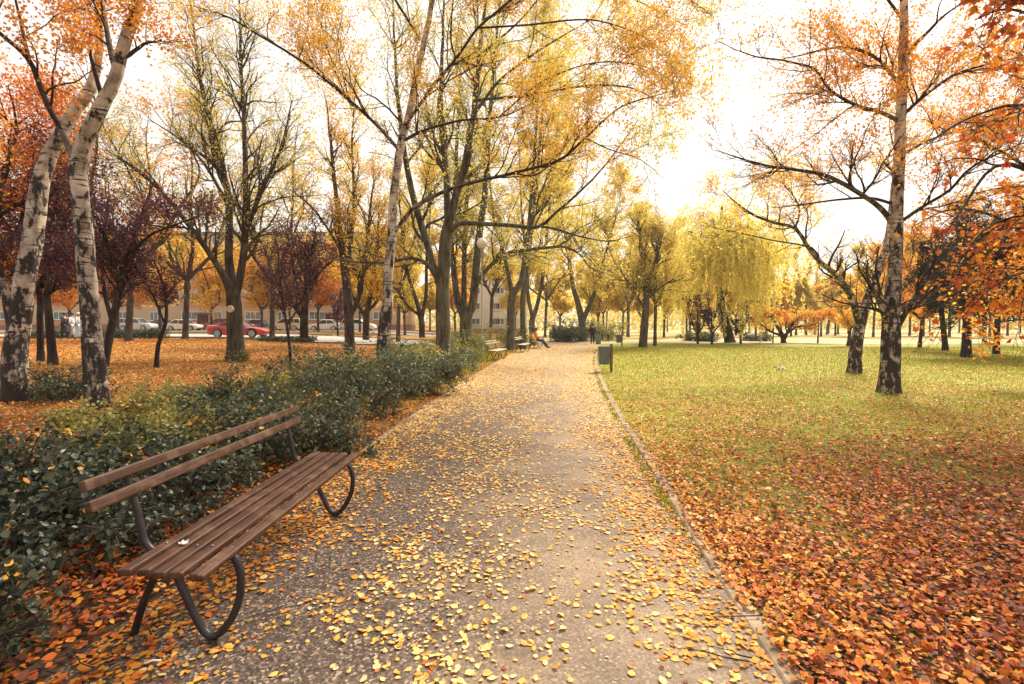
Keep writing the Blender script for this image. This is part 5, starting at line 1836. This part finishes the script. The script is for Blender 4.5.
def person(label, loc, rotz, J, top, legs, hair, s=1.0, skirt=None, cap=None, group=None, shoes=None):
    root = thing('person', label, 'person', loc, rotz, group)
    names = list(J)
    ix = {n: i for i, n in enumerate(names)}
    R = dict(pelvis=.125, waist=.115, chest=.135, neck=.055, chin=.070, head=.098)
    for d in 'lr':
        R.update({'hip' + d: .085, 'knee' + d: .055, 'ankle' + d: .038, 'toe' + d: .032, 'sho' + d: .055, 'elb' + d: .040, 'wri' + d: .028, 'hand' + d: .034})
    E = [('pelvis', 'waist'), ('waist', 'chest'), ('chest', 'neck'), ('neck', 'chin'), ('chin', 'head')]
    for d in 'lr':
        E += [('pelvis', 'hip' + d), ('hip' + d, 'knee' + d), ('knee' + d, 'ankle' + d), ('ankle' + d, 'toe' + d),
              ('chest', 'sho' + d), ('sho' + d, 'elb' + d), ('elb' + d, 'wri' + d), ('wri' + d, 'hand' + d)]
    hd = Vector(J['head'])

    def extra(bm):
        def ball(c, r, sc=(1, 1, 1)):
            M = Matrix.Translation(c) @ Matrix.Diagonal((*sc, 1))
            bmesh.ops.create_icosphere(bm, subdivisions=2, radius=r * s, matrix=M)
        ball(hd + Vector((.098, 0, -.015)) * s, .018, (1, .7, 1.4))            # nose
        for sg in (1, -1):
            ball(hd + Vector((.0, .095 * sg, -.02)) * s, .03, (.7, .4, 1.1))   # ears
        ball(hd + Vector((.088, 0, -.065)) * s, .02, (.4, 1.3, .35))          # mouth
        for d, sg in (('l', 1), ('r', -1)):                                 # four fingers and a thumb
            h0, w0 = Vector(J['hand' + d]), Vector(J['wri' + d])
            t = (h0 - w0).normalized()
            sd_ = Vector((1, 0, 0)) if abs(t.x) < .8 else Vector((0, 0, 1))
            sd_ = (sd_ - t * sd_.dot(t)).normalized()
            for f_, ln in ((-1.5, .060), (-.5, .075), (.5, .072), (1.5, .058)):
                c0 = h0 + (t * .018 + sd_ * f_ * .017) * s
                c1 = c0 + t * ln * s + Vector((0, -sg * .012, 0)) * s
                M = Matrix.Translation((c0 + c1) / 2) @ (c1 - c0).to_track_quat('Z', 'Y').to_matrix().to_4x4()
                bmesh.ops.create_cone(bm, segments=7, cap_ends=True, radius1=.0095 * s, radius2=.007 * s, depth=(c1 - c0).length, matrix=M)
            c0 = h0 - t * .02 * s + sd_ * .03 * s
            c1 = c0 + (t * .045 + sd_ * .03) * s
            M = Matrix.Translation((c0 + c1) / 2) @ (c1 - c0).to_track_quat('Z', 'Y').to_matrix().to_4x4()
            bmesh.ops.create_cone(bm, segments=7, cap_ends=True, radius1=.011 * s, radius2=.008 * s, depth=(c1 - c0).length, matrix=M)
    skin_mesh('body', [J[n] for n in names], [(ix[a], ix[b]) for a, b in E], [R[n] * s for n in names], SKIN, root, 2, extra)
    # jacket
    nn = ['chest', 'waist', 'pelvis', 'neckb', 'shol', 'elbl', 'wril', 'shor', 'elbr', 'wrir']
    K = dict(J); c_ = Vector(J['chest']); K['neckb'] = tuple(c_ + (Vector(J['neck']) - c_) * .72)
    rr = dict(chest=.165, waist=.150, pelvis=.155, neckb=.085, shol=.080, elbl=.058, wril=.044, shor=.080, elbr=.058, wrir=.044)
    ii = {n: i for i, n in enumerate(nn)}
    ee = [('chest', 'waist'), ('waist', 'pelvis'), ('chest', 'neckb'), ('chest', 'shol'), ('shol', 'elbl'), ('elbl', 'wril'), ('chest', 'shor'), ('shor', 'elbr'), ('elbr', 'wrir')]
    skin_mesh('jacket', [K[n] for n in nn], [(ii[a], ii[b]) for a, b in ee], [rr[n] * s for n in nn], top, root)
    # trousers
    nn = ['pelvis', 'hipl', 'kneel', 'anklel', 'hipr', 'kneer', 'ankler']
    rr = dict(pelvis=.140, hipl=.102, kneel=.074, anklel=.058, hipr=.102, kneer=.074, ankler=.058)
    ii = {n: i for i, n in enumerate(nn)}
    ee = [('pelvis', 'hipl'), ('hipl', 'kneel'), ('kneel', 'anklel'), ('pelvis', 'hipr'), ('hipr', 'kneer'), ('kneer', 'ankler')]
    skin_mesh('trousers', [J[n] for n in nn], [(ii[a], ii[b]) for a, b in ee], [rr[n] * s for n in nn], legs, root)
    for d in 'lr':
        a, t = Vector(J['ankle' + d]), Vector(J['toe' + d])
        skin_mesh('shoe', [tuple(a - Vector((.03, 0, .03)) * s), tuple((a + t) / 2 - Vector((0, 0, .012)) * s), tuple(t)], [(0, 1), (1, 2)], [.05 * s, .048 * s, .040 * s], shoes or DARKC, root, 2)
    mb = MB()
    mb.lathe([(.001, .118)] + [(.118 * math.sin(q), .118 * math.cos(q)) for q in (.3, .6, .9, 1.2, 1.5, 1.75)] + [(.095, -.03), (.001, -.03)], 16)
    mb.v = [((x - .016) * s + hd.x, y * s * .92 + hd.y, (z + .012 - .35 * max(-x, 0) - .25 * min(.0, x)) * s + hd.z + (.018 * s if x > .05 else 0)) for x, y, z in mb.v]
    mb.build('hair', hair, root, 0, True)
    if skirt:
        z0, z1, r0, r1, mt = skirt
        mb = MB()
        rings = []
        for t in np.linspace(0, 1, 8):
            r = r0 + (r1 - r0) * t
            z = z0 + (z1 - z0) * t
            rings.append([(J['pelvis'][0] + r * math.cos(q) * (1 + .06 * t * math.cos(5 * q)), r * .92 * math.sin(q) * (1 + .06 * t * math.sin(6 * q)), z) for q in np.linspace(0, 2 * PI, 25)[:-1]])
        mb.loft(rings)
        mb.build('coat_skirt', mt, root, 0, True)
    return root


J = stand_pose(.16, .10)
p_ = gp(65, 30.6)
person('walking person in dark clothes, left one of the three on the lawn by the hedge', tuple(p_), math.radians(170), J, DARKC, DARKC, HAIRD, skirt=(.95, .45, .16, .25, DARKC))
p_ = gp(72.5, 31.0)
person('walking person in a pale patterned outfit between the dark one and the blue coat', tuple(p_), math.radians(170), stand_pose(.12, .08), PALEC, PALEC, HAIRD, skirt=(.95, .30, .16, .24, PALEC))
p_ = gp(79, 30.4)
person('white-haired person in a long pale blue coat on the lawn by the hedge', tuple(p_), math.radians(172), stand_pose(.10, .08), BLUEC, BLUEC, HAIRW, skirt=(.95, .16, .16, .27, BLUEC))
# standing person near the bins
sp_ = gp(592.5, 39.6)
person('standing person in a dark jacket seen from behind, right of the green bush', (sp_[0], sp_[1], .006), math.radians(80), stand_pose(.03, .03), DARKC, DARKC, HAIRD)
c_ = gp(608.5, 45.8)
s_ = .70
person('child in a light grey top and dark trousers beyond the crossing path', tuple(c_), math.radians(200), stand_pose(.05, .05, s=s_), LGREY, DARKC, HAIRD, s=s_)

# large grey-green bag standing beside that person
root = thing('tote_bag', 'large grey-green bag standing on the path beside the dark-clothed person', 'bag', (sp_[0] + .46, sp_[1] - .15, .007))
mb = MB()
rings = []
for z, sx, sy in ((0, .38, .24), (.02, .42, .28), (.35, .44, .27), (.72, .40, .20), (.78, .38, .16)):
    rings.append([(sx / 2 * math.copysign(abs(math.cos(q)) ** .6, math.cos(q)), sy / 2 * math.copysign(abs(math.sin(q)) ** .6, math.sin(q)), z) for q in np.linspace(0, 2 * PI, 21)[:-1]])
mb.loft(rings)
mb.build('sack', GREYC, root, 0, True)
for sg in (-1, 1):
    mb = MB()
    mb.tube([(-.10, .05 * sg, .76), (-.08, .06 * sg, .90), (0, .06 * sg, .96), (.08, .06 * sg, .90), (.10, .05 * sg, .76)], .011, 8)
    mb.build('handle', DARKC, root, 0, True)

# seated person, legs stretched out over the path
zseat = .485
J = dict(pelvis=(-.22, 0, zseat + .11), waist=(-.27, 0, zseat + .26), chest=(-.30, 0, zseat + .46), neck=(-.27, 0, zseat + .63), chin=(-.235, 0, zseat + .70), head=(-.235, 0, zseat + .79))
for d, sg in (('l', 1), ('r', -1)):
    J['hip' + d] = (-.19, .10 * sg, zseat + .085)
    J['knee' + d] = (.22, .11 * sg, zseat + .055 + .02 * sg)
    J['ankle' + d] = (.56 + .05 * sg, .08 * sg, .095)
    J['toe' + d] = (.71 + .05 * sg, .09 * sg, .075 + .02)
    J['sho' + d] = (-.29, .175 * sg, zseat + .56)
    J['elb' + d] = (-.20, .23 * sg, zseat + .30)
    J['wri' + d] = (.02, .14 * sg, zseat + .24)
    J['hand' + d] = (.09, .11 * sg, zseat + .235)
R3_ = Matrix.Rotation(math.radians(-14), 3, 'Z')
q_ = R3_ @ Vector((-.02, 1.0, 0))
person('person in an orange top sitting on a far bench, legs stretched out', (1.66 + q_.x, 31.2 + q_.y, .004), math.radians(-14), J, ORNG, NAVY, HAIRD)
q_ = R3_ @ Vector((-.30, .45, 0))
root = thing('rucksack', 'amber rucksack leaning on the bench back beside the seated person', 'rucksack', (1.66 + q_.x, 31.2 + q_.y, .004 + .492), math.radians(-14))
mb = MB()
rings = []
for z, sx, sy in ((0, .16, .26), (.02, .22, .32), (.25, .25, .36), (.42, .20, .32), (.50, .10, .18), (.515, .04, .08)):
    rings.append([(sx / 2 * math.copysign(abs(math.cos(q)) ** .7, math.cos(q)) - z * .22, sy / 2 * math.copysign(abs(math.sin(q)) ** .7, math.sin(q)), z) for q in np.linspace(0, 2 * PI, 21)[:-1]])
mb.loft(rings)
mb.build('sack', AMBER, root, 0, True)
mb = MB(); mb.box((.125, 0, .14), (.05, .22, .18)); mb.build('pocket', AMBER, root, .015, True)

# ------------------------------------------------------------------ cars
GLASS = mottled('car glass', (.03, .035, .04), (.05, .055, .06), 2, .12, 0.0001, .6)
TYRE = mottled('tyre rubber', (.018, .018, .018), (.03, .03, .03), 20, .8, .002)
RIM = mottled('wheel rim', (.35, .35, .35), (.5, .5, .5), 10, .35, .001, .5, .7)
LAMPW = mottled('headlight glass', (.7, .7, .68), (.8, .8, .78), 10, .15, .0005, .6)
LAMPR = mottled('tail light', (.35, .02, .02), (.45, .03, .03), 10, .2, .0005, .6)
BLACKP = mottled('black trim', (.02, .02, .02), (.035, .035, .035), 10, .6, .001)


def paint(name, c):
    return mottled(name, c, tuple(v * .9 for v in c), 3, .28, .0003, .5, 0, .6)


def car(label, loc, rotz, pm, typ='saloon', group='cars parked along the far street', s=1.0):
    root = thing('parked_car' if group else 'passing_car', label, 'car', loc, rotz, group)
    if typ == 'estate':
        st = [(-2.25, .42, .80, .74), (-2.18, .26, 1.02, .82), (-1.4, .22, 1.06, .88), (0, .2, 1.04, .90), (1.0, .2, 1.02, .89), (1.7, .24, .98, .86), (2.1, .28, .86, .80), (2.25, .40, .70, .70)]
        gh = (1.02, 1.58, -2.15, 1.15, -2.0, .45); wb = 1.33; wr = .34
    elif typ == 'sport':
        st = [(-2.15, .42, .74, .74), (-2.08, .24, .92, .84), (-1.5, .18, .92, .89), (-.4, .16, .84, .90), (.6, .16, .80, .89), (1.4, .17, .74, .87), (1.95, .19, .62, .80), (2.18, .28, .50, .66)]
        gh = (.82, 1.22, -1.6, .85, -.75, .10); wb = 1.28; wr = .32
    else:
        st = [(-2.18, .42, .78, .72), (-2.1, .26, .95, .82), (-1.5, .2, .97, .87), (-.4, .2, .94, .885), (.7, .2, .92, .88), (1.5, .22, .86, .86), (2.0, .26, .76, .78), (2.18, .38, .62, .68)]
        gh = (.92, 1.42, -1.75, 1.05, -1.0, .35); wb = 1.30; wr = .32
    mb = MB()
    rings = []
    xs = [a[0] for a in st]
    for x in np.linspace(xs[0], xs[-1], 34):
        zb, zt, hw = (float(np.interp(x, xs, [a[q] for a in st])) for q in (1, 2, 3))
        for wx in (-wb, wb):   # wheel arches cut the lower edge
            if abs(x - wx) < wr + .05:
                zb = max(zb, math.sqrt(max((wr + .05) ** 2 - (x - wx) ** 2, 0)) + wr)
        zb = min(zb, zt - .06)
        m1 = zb + (zt - zb) * .55
        rings.append([(x, -hw * .93, zb), (x, -hw, m1), (x, -hw * .97, zt - .05), (x, -hw * .88, zt), (x, 0, zt + .03), (x, hw * .88, zt), (x, hw * .97, zt - .05), (x, hw, m1), (x, hw * .93, zb), (x, 0, zb)])
    mb.loft(rings)
    mb.build('body', pm, root, 0, 'auto')
    z0, z1, xa, xb, xc, xd = gh
    mb = MB()
    n = 5
    rings = []
    for t in np.linspace(0, 1, n):
        u = t ** .9
        x0, x1, hw = xa + (xc - xa) * u, xb + (xd - xb) * u, .80 - .19 * u
        z = z0 + (z1 - z0) * t
        rings.append([(x0, -hw * .82, z), (x0 + .12, -hw, z), (x1 - .2, -hw, z), (x1, -hw * .75, z), (x1 + .05, 0, z), (x1, hw * .75, z), (x1 - .2, hw, z), (x0 + .12, hw, z), (x0, hw * .82, z), (x0 - .04, 0, z)])
    mb.loft(rings)
    mb.build('window', GLASS, root, 0, 'auto')
    mb = MB()
    top = rings[-1]
    cxx = sum(p[0] for p in top) / len(top)
    mb.loft([[(cxx + (p[0] - cxx) * k_, p[1] * k_, z) for p in top] for k_, z in ((1.03, z1 - .03), (1.05, z1), (.97, z1 + .035), (.7, z1 + .055))])
    mb.build('roof', pm, root, 0, 'auto')
    mb = MB()
    for sg in (-1, 1):
        for ta, tb in ((xa + .08, xc + .08), (xb - .12, xd - .12), ((xa + xb) / 2 - .05, (xc + xd) / 2)) + (((xa * .72 + xb * .28), (xc * .7 + xd * .3)),) * (typ == 'estate'):
            mb.tube([(ta, sg * .80, z0 - .02), (tb, sg * .615, z1)], .034, 6)
    mb.build('pillar', pm, root, 0, True)
    for wx in (-wb, wb):
        for sg in (-1, 1):
            t_ = MB()
            t_.lathe([(.12, -.10), (wr - .04, -.10), (wr, -.07), (wr, .07), (wr - .04, .10), (.12, .10)], 22, (wx, sg * .77, wr), 'y')
            wt = t_.build('wheel', TYRE, root, 0, 'auto')
            r_ = MB()
            r_.lathe([(.001, .092 * sg), (.06, .108 * sg), (.19, .098 * sg), (wr - .075, .112 * sg), (wr - .07, .06 * sg), (.001, .06 * sg)], 20, (wx, sg * .77, wr), 'y')
            for q in range(5):
                th = q * 2 * PI / 5
                r_.box((wx + .12 * math.cos(th), sg * (.77 + .108), wr + .12 * math.sin(th)), (.16, .012, .035), Matrix.Rotation(-th, 3, 'Y'))
            r_.build('rim', RIM, wt, 0, 'auto')
    xe, xf = st[-1][0], st[0][0]
    hl = st[-2]
    for sg in (-1, 1):
        a = MB(); a.lathe([(.001, -.03), (.09, -.02), (.11, .02), (.07, .05), (.001, .06)], 14, (hl[0] + .03, sg * .56, hl[2] - .10), 'x')
        a.build('headlight', LAMPW, root, 0, True)
        a = MB(); a.box((xf + .02, sg * .62, st[1][2] - .14), (.10, .24, .16)); a.build('tail_light', LAMPR, root, .02, True)
        a = MB(); a.box((xb - .25, sg * .92, z0 + .06), (.10, .16, .10)); a.build('side_mirror', pm, root, .02, True)
        a = MB()
        for dx in (-.75, .15):
            a.box((dx, sg * .893 * (1.0 if typ != 'saloon' else .985), .86 if typ != 'estate' else .92), (.16, .02, .025))
        a.build('door_handle', BLACKP, root, .004)
    a = MB(); a.box((xe - .04, 0, .36), (.12, 1.25, .12)); a.build('front_bumper', BLACKP, root, .03, True)
    a = MB(); a.box((xf + .04, 0, .40), (.12, 1.3, .14)); a.build('rear_bumper', BLACKP, root, .03, True)
    return root


def park(px, Y):
    p = gp(px, Y)
    return (p[0], p[1], p[2] + .035)


WHITE = paint('white car paint', (.78, .77, .74)); SILV = paint('silver car paint', (.55, .55, .54)); RED = paint('red car paint', (.50, .03, .025))
BLUE = paint('dark blue car paint', (.05, .07, .11)); CREAM = paint('cream car paint', (.72, .62, .38)); GREYP = paint('dark grey car paint', (.11, .12, .13)); MAROON = paint('maroon car paint', (.25, .02, .025))
car('silver estate car parked left of the slim plum sapling', park(138, 62.5), 0, SILV, 'estate')
car('dark grey car mostly hidden between the silver estate and the white saloon', park(160, 65.2), PI, GREYP)
car('white saloon parked right of the slim plum sapling', park(185, 62.5), 0, WHITE)
car('maroon estate parked behind the red sports car', park(221, 64), PI, MAROON, 'estate')
car('dark blue saloon parked right of the stout grey tree', park(261, 63), 0, BLUE)
car('cream estate parked next to the dark blue saloon', park(287, 63), PI, CREAM, 'estate')
car('white car parked right of the plum with the thick low fork', park(326, 63), PI, WHITE)
car('white car seen between the two forked limes, last on the right', park(359, 63.5), 0, WHITE, 'estate')
car('low red sports car on the road behind the stout grey tree', park(241, 35.6), 0, RED, 'sport', None)

# ------------------------------------------------------------------ apartment buildings
m, nt, out = new_mat('peach render')
geo = N(nt, 'ShaderNodeNewGeometry')
n1_ = noise(nt, geo.outputs['Position'], .35, 5, .6)
n2_ = noise(nt, geo.outputs['Position'], 12, 4)
c = mix(nt, n1_.outputs[0], (.44, .31, .20), (.58, .43, .29))
principled(nt, out, c, .9, n2_.outputs[0], .01, .2)
PEACH = m
PLASTER = mottled('pale plaster', (.56, .52, .46), (.66, .62, .55), .6, .9, .01)
PLINTH = mottled('brick red plinth', (.26, .12, .09), (.36, .18, .13), 1.2, .9, .01)
PANEL = mottled('salmon panel', (.55, .25, .13), (.62, .31, .17), 1.0, .8, .005)
FRAMEW = mottled('white window frame', (.72, .71, .68), (.8, .79, .76), 4, .5, .001)
DOORM = mottled('maroon door', (.10, .022, .028), (.15, .035, .04), 3, .5, .002)
ROOFM = mottled('roof felt', (.10, .08, .07), (.16, .13, .11), 1, .9, .01)
m, nt, out = new_mat('window glass')
p = principled(nt, out, (.10, .11, .12), .06, None, spec=.8)
WGLASS = m


def window(parent, x, z, w_, h_, y):
    f = MB()
    t = .07
    f.box((x, y, z + h_ / 2 - t / 2), (w_, .10, t)); f.box((x, y, z - h_ / 2 + t / 2), (w_, .10, t))
    for sx in (-1, 1):
        f.box((x + sx * (w_ / 2 - t / 2), y, z), (t, .10, h_ - 2 * t - .002))
    nm = 2 if w_ > 2 else 1
    for q in range(nm):
        f.box((x + ((q + 1) / (nm + 1) - .5) * w_, y + .003, z), (t * .9, .08, h_ - 2 * t - .002))
    fo = f.build('window', FRAMEW, parent)
    s_ = MB(); s_.box((x, y - .10, z - h_ / 2 - .035), (w_ + .16, .26, .06)); s_.build('sill', FRAMEW, fo)
    g_ = MB(); g_.box((x, y + .02, z), (w_ - .02, .02, h_ - .02)); g_.build('pane', WGLASS, fo)


def block(label, x0, x1, Y, Hh, wallm, bays, doors, base_z, group=None, panels=True):
    cx = (x0 + x1) / 2
    root = thing('apartment_building', label, 'building', (cx, Y, base_z))
    Wd = x1 - x0
    mb = MB(); mb.box((0, 6.0, Hh / 2 - .5), (Wd, 12, Hh + 1)); mb.build('wall', wallm, root)
    mb = MB(); mb.box((0, 5.96, .42), (Wd + .08, 12.1, .95)); mb.build('plinth', PLINTH, root)
    mb = MB(); mb.box((0, 6, Hh + .14), (Wd + .9, 12.9, .27)); mb.box((0, 6, Hh + .36), (Wd + .2, 12.2, .16)); r = mb.build('roof', ROOFM, root)
    for q in range(3):
        c_ = MB(); c_.box((Wd * (q - 1) * .3, 6, Hh + .9), (.9, .6, .92)); c_.build('chimney', PLINTH, r)
    nfl = int(Hh // 3)
    for fl in range(nfl):
        z = 1.95 + fl * 3.0
        for b_ in bays:
            x = b_ - cx
            if fl == 0 and any(abs(b_ - d) < 1.9 for d in doors):
                continue
            window(root, x, z + .35, 2.5, 1.25, -.03)
            if panels:
              pn = MB(); pn.box((x, -.06, z - .80), (2.6, .12, .82)); pn.build('salmon_panel', PANEL, root, .01)
            if x + 5 < Wd / 2 - 1 and not (fl == 0 and any(abs(b_ + 4.6 - d) < 1.9 for d in doors)):
                window(root, x + 4.6, z + .25, 1.3, 1.4, -.03)
    for d in doors:
        x = d - cx
        dm = MB()
        for sg in (-1, 1):
            dm.box((x + sg * .42, -.05, 1.32), (.80, .08, 2.3))
            dm.box((x + sg * .42, -.10, 1.75), (.5, .02, .9))
        dr = dm.build('door', DOORM, root, .01)
        hm = MB()
        for sg in (-1, 1):
            hm.lathe([(.001, -.03), (.05, -.02), (.05, .02), (.001, .03)], 10, (x + sg * .1, -.14, 1.2), 'y')
        hm.build('handle', RIM, dr, 0, True)
        cm = MB(); cm.box((x, -.55, 2.72), (2.2, 1.1, .14)); cm.build('canopy', CONC, root, .01)
        sm = MB(); sm.box((x, -.55, .08), (2.0, 1.05, .16)); sm.build('step', CONC, root, .01)
    return root


bY = 75.5
bays = [(126 - 512) / F * bY + 10.25 * k_ for k_ in range(-2, 5)]
doorx = [(203.5 - 512) / F * bY, (203.5 - 512) / F * bY + 20.5]
block('long peach apartment house with salmon panels behind the parked cars', -88, -18, bY, 15.2, PEACH, bays, doorx, .80)
block('pale apartment house showing between the trunks beyond the lamp', -9.5, 3.0, 92, 15, PLASTER, [-7.5, -2.8], [-.2], .0, None, False)

# leaves caught on the near bench and twigs of litter complete the place
